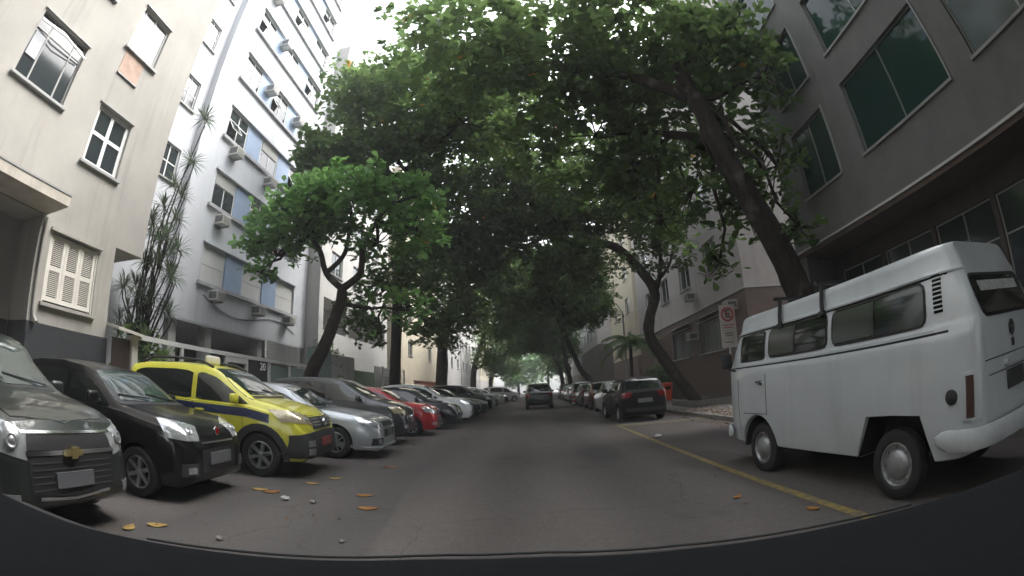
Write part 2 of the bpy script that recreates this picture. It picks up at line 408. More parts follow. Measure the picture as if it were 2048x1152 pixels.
    for g, nm, mm, of in ((.007, 'bonnet_joint', M_SEAM, .0012), (0, 'bonnet', pm, .0045)):
        decal(bvh, [(X(c0 - .02 + g), -wh - .03 - g, 2), (X(c0 - .07 + g), 0, 2), (X(c0 - .02 + g), wh + .03 + g, 2)], [(X(.20 - g), -wh * .78 - g, 2), (X(.10 - g), 0, 2), (X(.20 - g), wh * .78 + g, 2)], (0, 0, 1), nm, mm, root, off=of, thick=.004, nc=13, nr=10)
    decal(bvh, [(X(c0 + .06), -wc, 2), (X(c0 + .0), 0, 2), (X(c0 + .06), wc, 2)], [(X(c0 - .02), -wc, 2), (X(c0 - .06), 0, 2), (X(c0 - .02), wc, 2)], (0, 0, 1), 'cowl', M_BLACKPL, root, off=.006, nc=13, nr=3)
    # ---- front
    if wiper:
        for y0 in (-.05, .55):
            zz = lambda x, y: (bvh.ray_cast(Vector((x, y, 3)), Vector((0, 0, -1)))[0] or Vector((x, y, 1))).z
            a = (X(c0 + .05), y0 * W / 1.7, zz(X(c0 + .05), y0) + .03); b = (X(c0 + .16), y0 - .55, zz(X(c0 + .16), y0 - .5) + .015)
            MB().tube([a, b], .009, 6).build('wiper', M_BLACKPL, root)
    ft = lambda x: top(X(x))
    zh = ft(.14) - .09
    if extras: extras(root, bvh, X, top, half, bel, sp, pm)
    lm = lamp or M_LAMP
    rear = None
    ks = .62 if square else 1.0
    for s in (1, -1):     # tail lamps
        zt = bel(X(L - .15)) - .02
        decal(bvh, [(X(L - .22), s * W * .47, zt), (X(L - .02), s * W * .40, zt + .02), (X(L), s * W * .30, zt)], [(X(L - .14), s * W * .47, zt - .26 * ks), (X(L - .02), s * W * .40, zt - .28 * ks), (X(L), s * W * .31, zt - .24 * ks)], (-.8, s * .8, 0), 'tail_lamp', M_RED, root, off=.008, nc=9, nr=5)
    decal(bvh, [(X(L), -.25, .78), (X(L), .25, .78)], [(X(L), -.25, .64), (X(L), .25, .64)], (-1, 0, 0), 'number_plate', M_PLATE, root, off=.012)
    decal(bvh, [(X(L), -W * .42, zc + .28), (X(L), W * .42, zc + .28)], [(X(L), -W * .42, zc + .16), (X(L), W * .42, zc + .16)], (-1, 0, 0), 'rear_bumper', M_BLACKPL, root, off=.02, nc=14, nr=3)
    return root, bvh

def fr(bvh, root, X, y0, y1, za, zb, m, name, off=.006, nc=9, nr=4, sl=0.0):
    """front panel: rectangle in y,z dropped onto the nose (sl raises its ends)"""
    ym = (y0 + y1) / 2
    return decal(bvh, [(X(0), y0, za + sl), (X(0), ym, za), (X(0), y1, za + sl)], [(X(0), y0, zb + sl), (X(0), ym, zb), (X(0), y1, zb + sl)], (1, 0, 0), name, m, root, off=off, nc=nc, nr=nr)
def lamps(bvh, root, X, W, zi, zo, zbi, zbo, yi, back, m, s_out=.47, name='headlight', wrap=.7):
    for s in (1, -1):
        top = [(X(.02), s * yi, zi), (X(.10), s * W * .38, zo), (X(back), s * W * s_out, zo + .02)]
        bot = [(X(.02), s * yi, zbi), (X(.08), s * W * .38, zbo), (X(back * .7), s * W * s_out, zbo + .03)]
        rim = decal(bvh, top, bot, (1, s * wrap, .15), name, m, root, off=.009, nc=11, nr=6)
        # dark reflector bowl and bright bulb ring inside the lens, standing a little proud
        c = Vector(top[1]).lerp(Vector(bot[1]), .5).lerp(Vector(top[0]).lerp(Vector(bot[0]), .5), .35)
        dd = Vector((1, s * wrap, .15)).normalized(); h, n, _, _ = bvh.ray_cast(c + dd, -dd, 3)
        if h:
            rad = abs(zi - zbi) * .30
            o = link('bulb_bowl', MB().lathe([(rad, 0), (rad * 1.02, .012), (rad * .8, .018), (rad * .55, .012), (rad * .3, .02), (.002, .022)], 16, 'x').mesh('bulb_bowl', True, True), M_STEEL, rim)
            o.location = h + n * .004; o.rotation_euler = n.to_track_quat('X', 'Z').to_euler()

def ex_gray(root, bvh, X, top, half, bel, sp, pm):
    W = sp['W']
    lamps(bvh, root, X, W, .86, .93, .66, .70, .50, .42, M_LAMP)
    fr(bvh, root, X, -.52, .52, .84, .73, M_BLACKPL, 'upper_grille'); fr(bvh, root, X, -.50, .50, .68, .40, M_BLACKPL, 'lower_grille', nr=6)
    fr(bvh, root, X, -.53, .53, .865, .845, M_CHROME, 'chrome_bar', off=.014, nr=3); fr(bvh, root, X, -.52, .52, .725, .69, M_CHROME, 'chrome_bar', off=.016, nr=3)
    fr(bvh, root, X, -.42, .42, .36, .335, M_CHROME, 'chrome_bar', off=.016, nr=3, sl=.03)
    gold = mat('gold_badge', (.75, .62, .30), rough=.25, metal=.9)
    b = MB(); z = .708; x = X(0) + .035
    for poly in ([(-.11, -.022), (.08, -.022), (.11, .022), (-.08, .022)], [(-.042, -.045), (.03, -.045), (.042, .045), (-.03, .045)]):
        n = len(b.v); b.v += [(x + .012, p[0], z + p[1]) for p in poly] + [(x - .04, p[0], z + p[1]) for p in poly]
        b.f += [[n, n + 1, n + 2, n + 3]] + [[n + i, n + (i + 1) % 4, n + 4 + (i + 1) % 4, n + 4 + i] for i in range(4)]; x += .003
    b.build('bow_tie_badge', gold, root, fix=True)
    for i in range(5): fr(bvh, root, X, -.47, .47, .64 - i * .05, .63 - i * .05, M_GREYPL, 'grille_slat', off=.011, nr=2)
    fr(bvh, root, X, -.22, .22, .56, .44, M_PLATE, 'number_plate', off=.03)
    for s in (1, -1): fr(bvh, root, X, s * .62, s * .76, .42, .33, M_STEEL, 'fog_lamp', off=.008)
def ex_uno(root, bvh, X, top, half, bel, sp, pm):
    W = sp['W']
    lamps(bvh, root, X, W, .88, .93, .70, .71, .42, .36, M_LAMP)
    fr(bvh, root, X, -.40, .40, .60, .34, M_BLACKPL, 'lower_grille', nr=6)
    fr(bvh, root, X, -.38, .38, .685, .665, M_CHROME, 'chrome_bar', off=.01, nr=3)
    fr(bvh, root, X, -.25, .25, .56, .42, M_PLATE, 'number_plate', off=.03)
    for s in (1, -1):
        f = fr(bvh, root, X, s * .50, s * .70, .46, .32, M_GREYPL, 'fog_lamp_housing', off=.01)
        fr(bvh, root, X, s * .55, s * .65, .42, .35, M_LAMP, 'fog_lamp', off=.018)
    o = link('badge', MB().lathe([(.055, 0), (.055, .018), (.045, .024), (.002, .026)], 20, 'x').mesh('badge', True, True), M_CHROME, root); o.location = (X(0) - .035, 0, .80)
    o2 = link('badge_face', MB().lathe([(.042, 0), (.040, .006), (.002, .008)], 20, 'x').mesh('badge_face', True, True), mat('badge_red', (.25, .01, .015), rough=.25), o); o2.location = (.023, 0, 0)
def arch_trim(root, bvh, sp, m, wdt=.085):
    L, W, r = sp['L'], sp['W'], sp['r']; xf = L / 2; xa = xf - sp['fo']; xb = xa - sp['wb']; Ra = r + .045
    for c in (xa, xb):
        for s in (1, -1):
            A = [R(a) for a in range(-8, 189, 14)]
            T = [(c + (Ra + wdt) * math.cos(a), s * W / 2, r + (Ra + wdt) * math.sin(a)) for a in A]; B = [(c + (Ra + .004) * math.cos(a), s * W / 2, r + (Ra + .004) * math.sin(a)) for a in A]
            decal(bvh, T, B, (0, s, 0), 'arch_trim', m, root, off=.022, thick=.02, nr=3, samecols=True)
def ex_taxi(root, bvh, X, top, half, bel, sp, pm):
    L, W = sp['L'], sp['W']
    lamps(bvh, root, X, W, .93, 1.02, .80, .83, .46, .58, M_LAMPY, s_out=.485)
    arch_trim(root, bvh, sp, M_GREYPL, .10)
    decal(bvh, [(X(.25), -W * .47, .66), (X(.02), -W * .35, .70), (X(0), 0, .72), (X(.02), W * .35, .70), (X(.25), W * .47, .66)], [(X(.25), -W * .47, .32), (X(.02), -W * .35, .32), (X(0), 0, .32), (X(.02), W * .35, .32), (X(.25), W * .47, .32)], (1, 0, 0), 'front_bumper', M_GREYPL, root, off=.03, nc=24, nr=6)
    fr(bvh, root, X, -.44, .44, .92, .74, M_GREYPL, 'upper_grille', nr=5, off=.012)
    for k in range(3):
        for s in (1, -1): fr(bvh, root, X, s * .08, s * .40, .895 - k * .045, .875 - k * .045, M_STEEL, 'grille_slat', off=.022, nr=2)
    o = link('badge', MB().lathe([(.06, 0), (.06, .03), (.002, .034)], 20, 'x').mesh('badge', True, True), M_CHROME, root); o.location = (X(0), 0, .84)
    fr(bvh, root, X, -.24, .24, .60, .47, mat('plate_red', (.28, .05, .05), rough=.5), 'number_plate', off=.05)
    for s in (1, -1):
        for z in (.52, .40): fr(bvh, root, X, s * .56, s * .68, z + .06, z - .03, M_STEEL, 'fog_lamp', off=.045)
        # blue stripe along the side and black sill cladding
        blue = mat('stripe_blue', (.012, .022, .07), rough=.35, coat=.6)
        ds = [.62 + (L - .62 - .35) * i / 15 for i in range(16)]
        decal(bvh, [(X(d), s * W / 2, bel(X(d)) - .03) for d in ds], [(X(d), s * W / 2, bel(X(d)) - .16) for d in ds], (0, s, 0), 'blue_stripe', blue, root, off=.007, thick=.006, nr=4, samecols=True)
        ds = [sp['fo'] + .46 + (sp['wb'] - .92) * i / 9 for i in range(10)]
        decal(bvh, [(X(d), s * W / 2, .50) for d in ds], [(X(d), s * W / 2, .29) for d in ds], (0, s, 0), 'sill_cladding', M_GREYPL, root, off=.02, nr=3, samecols=True)
        rk = [(X(1.75 + i * .27), s * W * .36, top(X(1.75 + i * .27)) + (.06 if 0 < i < 6 else .0)) for i in range(7)]
        MB().tube(rk, .022, 8).build('roof_rail', M_BLACKPL, root, smooth=True)
    sg = bevel_box('taxi_sign', (.14, .36, .15), mat('taxi_sign_white', (.72, .70, .66), rough=.4), root, (X(2.15), 0, top(X(2.15)) + .09), .035, 3)
    fill = decal(bvh, [(X(1.9), -.5, 2), (X(1.9), .5, 2)], [(X(1.74), -.5, 2), (X(1.74), .5, 2)], (0, 0, 1), 'roof_edge', pm, root, off=.002)
def ex_cruze(root, bvh, X, top, half, bel, sp, pm):
    W = sp['W']
    lamps(bvh, root, X, W, .72, .82, .57, .64, .48, .50, M_LAMP)
    fr(bvh, root, X, -.40, .40, .73, .63, M_BLACKPL, 'upper_grille', nr=4); fr(bvh, root, X, -.44, .44, .57, .42, M_BLACKPL, 'lower_grille', nr=4)
    fr(bvh, root, X, -.42, .42, .615, .585, M_CHROME, 'chrome_bar', off=.014, nr=3)
    for s in (1, -1):
        fr(bvh, root, X, s * .56, s * .80, .42, .28, M_BLACKPL, 'fog_lamp_housing', off=.008); fr(bvh, root, X, s * .64, s * .73, .39, .31, M_CHROME, 'fog_lamp', off=.018)
    decal(bvh, [(X(.3), -W * .48, .25), (X(.03), -W * .36, .25), (X(0), 0, .25), (X(.03), W * .36, .25), (X(.3), W * .48, .25)], [(X(.3), -W * .48, .20), (X(.03), -W * .36, .20), (X(0), 0, .20), (X(.03), W * .36, .20), (X(.3), W * .48, .20)], (1, 0, -.1), 'lip_spoiler', pm, root, off=.05, nc=20, nr=3)
    fr(bvh, root, X, -.22, .22, .56, .44, M_PLATE, 'number_plate', off=.03)
def ex_plain(root, bvh, X, top, half, bel, sp, pm, lamp=None):
    W = sp['W']; zt = top(X(.10))
    lamps(bvh, root, X, W, zt - .02, zt + .06, zt - .18, zt - .12, W * .27, .42, lamp or M_LAMP)
    fr(bvh, root, X, -.40, .40, zt - .05, zt - .16, M_BLACKPL, 'upper_grille'); fr(bvh, root, X, -.44, .44, zt - .30, zt - .45, M_BLACKPL, 'lower_grille')
    fr(bvh, root, X, -.41, .41, zt - .165, zt - .185, M_CHROME, 'chrome_bar', off=.012, nr=3)
    fr(bvh, root, X, -.22, .22, zt - .22, zt - .34, M_PLATE, 'number_plate', off=.03)
    for s in (1, -1): fr(bvh, root, X, s * .56, s * .70, zt - .38, zt - .46, M_STEEL, 'fog_lamp', off=.01)
def ex_yellowlamp(*a): ex_plain(*a, lamp=M_LAMPY)
def ex_square(root, bvh, X, top, half, bel, sp, pm):
    W = sp['W']; zt = top(X(.10))
    for s in (1, -1):
        o = fr(bvh, root, X, s * W * .24, s * W * .40, zt - .02, zt - .20, M_LAMPY, 'headlight', off=.012)
        fr(bvh, root, X, s * W * .405, s * W * .43, zt - .02, zt - .20, M_GREYPL, 'indicator', off=.010)
    fr(bvh, root, X, -W * .23, W * .23, zt - .03, zt - .19, M_BLACKPL, 'grille'); fr(bvh, root, X, -W * .43, W * .43, zt - .24, zt - .36, M_GREYPL, 'front_bumper', off=.05, nc=16)
    fr(bvh, root, X, -W * .43, W * .43, zt - .265, zt - .285, M_CHROME, 'bumper_strip', off=.058, nc=16, nr=3)
    fr(bvh, root, X, -.22, .22, zt - .38, zt - .48, M_PLATE, 'number_plate', off=.03)

def make_van(pos, head):
    root = empty('camper_van', (pos[0], pos[1], 0), head, 'white kombi style van with raised roof parked at right on the yellow line', 'van')
    pm = mat('van_white', (0.50, 0.535, 0.56), rough=.30, coat=.6, var=.14, vscale=1.1, stain=.22)
    L, W = 4.62, 1.80; xf, xr = 2.36, -2.26; xa, xb, r = 1.24, -1.26, .335
    zc = .36
    # half width at the belt along the van, rounded nose and tail
    plan = [(xr, .76), (xr + .03, .83), (xr + .09, .89), (xr + .2, .945), (xr + .4, .985), (xr + .8, 1), (xf - .75, 1), (xf - .45, .965), (xf - .25, .90), (xf - .12, .82), (xf - .04, .70), (xf, .55)]
    belt = 1.45
    gut = 1.90
    topz = 2.16
    # windscreen rake and tail rake: the upper body is shorter than the lower body, so x is sheared by height
    def shear(x, z):
        t = max(0, (z - belt) / (topz - belt))
        if x > 0: return x - (.42 * t * max(0, (x - 1.35) / (xf - 1.35)))
        return x + (.20 * t + .06 * t * t) * max(0, (-x - 1.3) / (-xr - 1.3))
    low = [(xr, .58), (xr + .06, .48), (xr + .25, .42), (xr + .6, .38), (xf - .5, .38), (xf - .1, .42), (xf, .52)]
    def zlow(x):
        z = interp(low, x)
        if abs(x - xa) <= .44: z = max(z, min(.80, r + math.sqrt(max(0, .44 ** 2 - (x - xa) ** 2)) * 1.02))
        if abs(x - xb) <= .52: z = max(z, float(np.interp(abs(x - xb), [0, .36, .52], [.80, .79, .40])))
        return z
    def section(x):
        wv = W / 2 * interp(plan, x); zl = zlow(x)
        k = .93 + .0
        def yy(z): return wv * float(np.interp(z, [.30, .42, .6, .9, 1.2, 1.40, 1.43], [.90, .955, .985, 1.0, .995, .985, .975]))
        pts = [(0, zl), (.5 * wv, zl), (yy(zl) - .03, zl)]
        for f in (0.015, .12, .3, .5, .7, .85, .94, 1.0):
            z = zl + (1.425 - zl) * f; pts.append((yy(z), z))
        pts += [(wv * .965, 1.44), (wv * .966, 1.475), (wv * .945, 1.50), (wv * .938, 1.53)]
        for f in (.25, .5, .75, 1.0):
            z = 1.53 + (gut - 1.53) * f; pts.append((wv * (.938 - .085 * f + .015 * math.sin(f * math.pi)), z))
        pts += [(wv * .875, gut + .005), (wv * .880, gut + .022), (wv * .855, gut + .028)]
        for a in (4, 14, 26, 40, 56, 74, 90):
            q = R(a); yr = wv * .83; pts.append((yr - .16 * (1 - math.cos(q)) - (yr - .16) * (0 if a < 90 else 1), gut + .03 + (.10 + .08 * min(1, a / 30)) * min(1, a / 14) + .055 * math.sin(q)))
        return pts
    xs = set(np.linspace(xr, xf, 60).round(4).tolist()) | {xr + d for d in (.012, .03, .055, .09, .14, .2)} | {xf - d for d in (.015, .04, .08, .12, .18, .25)}
    xs = {x for x in xs if abs(abs(x - xa) - .44) > .02 and abs(abs(x - xb) - .52) > .02 and abs(abs(x - xb) - .36) > .02}
    xs |= {xa + s * (.44 + e) for s in (1, -1) for e in (.004, 0)} | {xa + .44 * math.sin(R(a)) for a in range(-80, 81, 10)} | {xb + s * e for s in (1, -1) for e in (.52, .524, .40, .36)}
    me, _ = loft_body(sorted(xs), section)
    for v in me.vertices: v.co.x = shear(v.co.x, v.co.z)
    b = bmesh.new(); b.from_mesh(me); bvh = BVHTree.FromBMesh(b); b.free(); me.update()
    link('body', me, pm, root)
    MB().box(-1.9, 2.0, -.52, .52, .40, .84).build('underbody', M_BLACKPL, root)
    wheel_well(root, [(xb + .513, .39), (xb + .352, .783), (xb, .793), (xb - .352, .783), (xb - .513, .39)], .855)
    wheel_well(root, [(xa + .434 * math.cos(R(a)), min(.793, r + .434 * 1.02 * math.sin(R(a)))) for a in range(0, 181, 12)], .835)
    add_wheels(root, xa, xb, W / 2 - .16, r, .17, 'cap')
    glass = mat('van_glass', (.016, .020, .016), rough=.07, spec=.9); rub = mat('window_rubber', (.02, .02, .02), rough=.7)
    slide = mat('van_glass_pale', (.060, .066, .056), rough=.15, spec=.8)
    def rr_window(x0, x1, z0, z1, s, m, name, rad=.07, off=.006, slant=0.0, parent=None):
        n = 16; T, B = [], []
        for i in range(n):
            f = i / (n - 1); f = .5 - .5 * math.cos(math.pi * f); x = x0 + (x1 - x0) * f
            e = min(abs(x - x0), abs(x - x1)); c = rad - math.sqrt(max(0, rad ** 2 - max(0, rad - e) ** 2))
            T.append((x + slant * 0, s * W / 2, z1 - c)); B.append((x, s * W / 2, z0 + c))
        return decal(bvh, T, B, (0, s, 0), name, m, parent or root, off=off, nr=6, samecols=True)
    for s in (1, -1):
        for x0, x1, sp in ((-1.72, -.40, -.78), (-.28, .92, .40)):
            rr_window(x0 - .025, x1 + .025, 1.512, 1.888, s, rub, 'window_rubber', .09, .007)
            o = rr_window(x0, x1, 1.534, 1.868, s, glass, 'side_window', .07, .011)
            rr_window(sp - .25 if x0 < -1 else .36, x1 - .012, 1.546, 1.856, s, slide, 'sliding_pane', .03, .016)
            rr_window(sp - .28 if x0 < -1 else .335, sp - .25 if x0 < -1 else .36, 1.54, 1.862, s, rub, 'pane_divider', .002, .019)
        rr_window(1.03, 1.72, 1.512, 1.880, s, rub, 'window_rubber', .05, .007)
        rr_window(1.055, 1.69, 1.534, 1.860, s, glass, 'cab_window', .05, .011)
        rr_window(1.50, 1.515, 1.536, 1.858, s, rub, 'window_divider', .002, .018)
        # belt rebate, painted gutter shadow line and door joint
        ds = [xr + .28 + (xf - xr - .55) * i / 29 for i in range(30)]
        decal(bvh, [(x, s * W / 2, 1.452) for x in ds], [(x, s * W / 2, 1.432) for x in ds], (0, s, 0), 'belt_rebate', M_SEAM, root, off=.003, thick=.006, nr=2, samecols=True)
        decal(bvh, [(x, s * W / 2, gut + .004) for x in ds], [(x, s * W / 2, gut - .012) for x in ds], (0, s, 0), 'gutter_shadow', M_SEAM, root, off=.003, thick=.006, nr=2, samecols=True)
        for x0, x1, z0, z1 in ((.985, .995, .80, 1.44), (.985, 1.62, .803, .812), (1.76, 1.768, .55, 1.44)):
            rr_window(x0, x1, z0, z1, s, M_SEAM, 'door_joint', .001, .003)
        h = rr_window(1.06, 1.20, 1.215, 1.245, s, M_CHROME, 'door_handle', .012, .03)
        rr_window(1.08, 1.13, 1.19, 1.25, s, M_BLACKPL, 'handle_lock', .012, .028)
        # air louvres behind the last window
        for k in range(9):
            zc_ = 1.60 + k * .036; x0 = -1.93 - .004 * k * 0
            rr_window(x0 + .002 * k, x0 + .095 + .002 * k, zc_, zc_ + .022, s, M_SEAM, 'air_louvre', .006, .005)
            rr_window(x0 + .002 * k, x0 + .095 + .002 * k, zc_ + .022, zc_ + .032, s, pm, 'louvre_lip', .003, .020)
        # vertical tail lamp on the rear corner
        zt = 1.10
        decal(bvh, [(xr + .16, s * .86, zt), (xr + .05, s * .82, zt + .01), (xr + .01, s * .76, zt)], [(xr + .16, s * .86, zt - .36), (xr + .05, s * .82, zt - .37), (xr + .01, s * .76, zt - .36)], (-.8, s, 0), 'tail_lamp_surround', pm, root, off=.02, nc=6, nr=8)
        decal(bvh, [(xr + .12, s * .85, zt - .02), (xr + .055, s * .82, zt - .02)], [(xr + .12, s * .85, zt - .34), (xr + .055, s * .82, zt - .34)], (-.8, s, 0), 'tail_lamp', mat('van_tail_red', (.060, .028, .024), rough=.35, coat=.6), root, off=.032, nc=6, nr=8)
    # fuel flap
    hb, n, _, _ = bvh.ray_cast(Vector((-1.98, 2, .93)), Vector((0, -1, 0)))
    o = link('fuel_cap', MB().lathe([(.062, -.01), (.062, .012), (.05, .018), (.002, .02)], 20, 'y').mesh('fuel_cap', True, True), M_BLACKPL, root); o.location = hb
    # rear: hatch joint, window with pale strip, badge, lock, number plate, lower lid, bumper
    def re(y0, y1, z0, z1, m, name, off=.006, rad=.05, parent=None, nr=6):
        n = 16; T, B = [], []
        for i in range(n):
            f = .5 - .5 * math.cos(math.pi * i / (n - 1)); y = y0 + (y1 - y0) * f
            e = min(abs(y - y0), abs(y - y1)); c = rad - math.sqrt(max(0, rad ** 2 - max(0, rad - e) ** 2))
            T.append((-3, y, z1 - c)); B.append((-3, y, z0 + c))
        return decal(bvh, T, B, (-1, 0, 0), name, m, parent or root, off=off, nr=nr, samecols=True)
    re(-.60, .60, 1.485, 1.865, rub, 'window_rubber', .006, .08); re(-.575, .575, 1.51, 1.84, glass, 'rear_window', .011, .06)
    re(-.46, .46, 1.70, 1.79, mat('pale_sticker', (.42, .44, .44), rough=.6, var=.5, vscale=18), 'window_sticker', .014, .01)
    re(-.68, .68, 1.15, 1.158, M_SEAM, 'hatch_joint', .003, .001, nr=2); re(-.60, .60, 1.03, 1.038, M_SEAM, 'lid_joint', .003, .001, nr=2)
    re(-.26, .26, 1.06, 1.115, pm, 'hatch_grip', .05, .02); re(-.21, .21, .86, 1.02, M_GREYPL, 'number_plate', .015, .01)
    bd = mat('badge_dark', (.05, .05, .055), rough=.4)
    hb, n, _, _ = bvh.ray_cast(Vector((-3.5, 0, 1.36)), Vector((1, 0, 0)))
    ring = MB()
    ring.tube([(0, .062 * math.cos(t), .062 * math.sin(t)) for t in [2 * math.pi * i / 24 for i in range(25)]], .008, 6)
    for pl in ([(-.032, .05), (0, .008), (.032, .05)], [(-.052, .022), (-.026, -.045), (0, .0), (.026, -.045), (.052, .022)]): ring.tube([(0, y, z) for y, z in pl], .007, 6)
    o = ring.build('round_letter_badge', bd, root, smooth=True, fix=True); o.location = hb + Vector((-.012, 0, 0))
    re(-.022, .022, 1.20, 1.27, bd, 'hatch_lock', .02, .015)
    bump = MB(); pts = []
    for s in (-1, 1):
        pass
    path = [(xr + .42, -.93), (xr + .2, -.94), (xr + .02, -.88), (xr - .07, -.7), (xr - .11, -.3), (xr - .115, 0), (xr - .11, .3), (xr - .07, .7), (xr + .02, .88), (xr + .2, .94), (xr + .42, .93)]
    def bumper(path, z, name):
        mb = MB(); k = 10
        P = resample([(x, y, 0) for x, y in path], 34)
        for i, p in enumerate(P):
            d = (P[min(i + 1, 33)] - P[max(i - 1, 0)]).normalized(); nrm = Vector((d.y, -d.x, 0))
            e = min(1, min(i, 33 - i) / 2 + .35)
            for j in range(k):
                t = 2 * math.pi * j / k; ct, st = math.cos(t), math.sin(t)
                q = p + nrm * (.030 * (abs(ct) ** .6) * (1 if ct > 0 else -1) * e); mb.v.append((q.x, q.y, z + .088 * e * (abs(st) ** .7) * (1 if st > 0 else -1)))
        for i in range(33):
            for j in range(k): mb.f.append([i * k + j, i * k + (j + 1) % k, (i + 1) * k + (j + 1) % k, (i + 1) * k + j])
        mb.f.append(list(range(k))); mb.f.append([33 * k + j for j in range(k)])
        return mb.build(name, mat('bumper_white', (.50, .53, .55), rough=.45, var=.18, vscale=4), root, smooth=60, fix=True)
    bumper(path, .60, 'rear_bumper')
    bumper([(xf - .42, .90), (xf - .25, .86), (xf - .05, .72), (xf + .08, .45), (xf + .12, 0), (xf + .08, -.45), (xf - .05, -.72), (xf - .25, -.86), (xf - .42, -.90)], .52, 'front_bumper')
    # front of the van
    decal(bvh, [(3, -.62, 1.86), (3, 0, 1.87), (3, .62, 1.86)], [(3, -.70, 1.52), (3, 0, 1.50), (3, .70, 1.52)], (1, 0, 0), 'windscreen', glass, root, off=.01, nc=14, nr=6)
    for s in (1, -1):
        o = link('headlight', MB().lathe([(.105, 0), (.11, .02), (.10, .04), (.05, .055), (.002, .06)], 22, 'x').mesh('headlight', True, True), M_LAMP, root)
        hb, n, _, _ = bvh.ray_cast(Vector((4, s * .58, 1.0)), Vector((-1, 0, 0))); o.location = hb - Vector((.03, 0, 0))
    # door mirror on the near side (the far one is its twin)
    for s in (1, -1):
        hb, n, _, _ = bvh.ray_cast(Vector((1.80, s * 2, 1.5)), Vector((0, -s, 0)))
        m_ = bevel_box('door_mirror', (.06, .16, .22), M_BLACKPL, root, (1.86, hb.y + s * .16, 1.56), .025, 2)
        MB().tube([(-.02, -s * .16, -.16), (0, -s * .04, -.13), (0, 0, -.06)], .012, 6).build('mirror_arm', M_BLACKPL, m_)
    # roof bars clamped to the gutter
    for x in (.66, -.52 + .3):
        for s in (1, -1):
            lg = MB().tube([(x, s * .80, gut - .02), (x, s * .79, gut + .12), (x, s * .75, topz + .06)], [.03, .026, .026], 6).build('roof_bar_leg', M_BLACKPL, root)
            MB().box(x - .05, x + .05, s * .80 - .02, s * .80 + .02, gut - .03, gut + .02).build('gutter_clamp', M_BLACKPL, lg)
        MB().box(x - .022, x + .022, -.84, .84, topz + .045, topz + .085).build('roof_bar', M_BLACKPL, root)
    return root

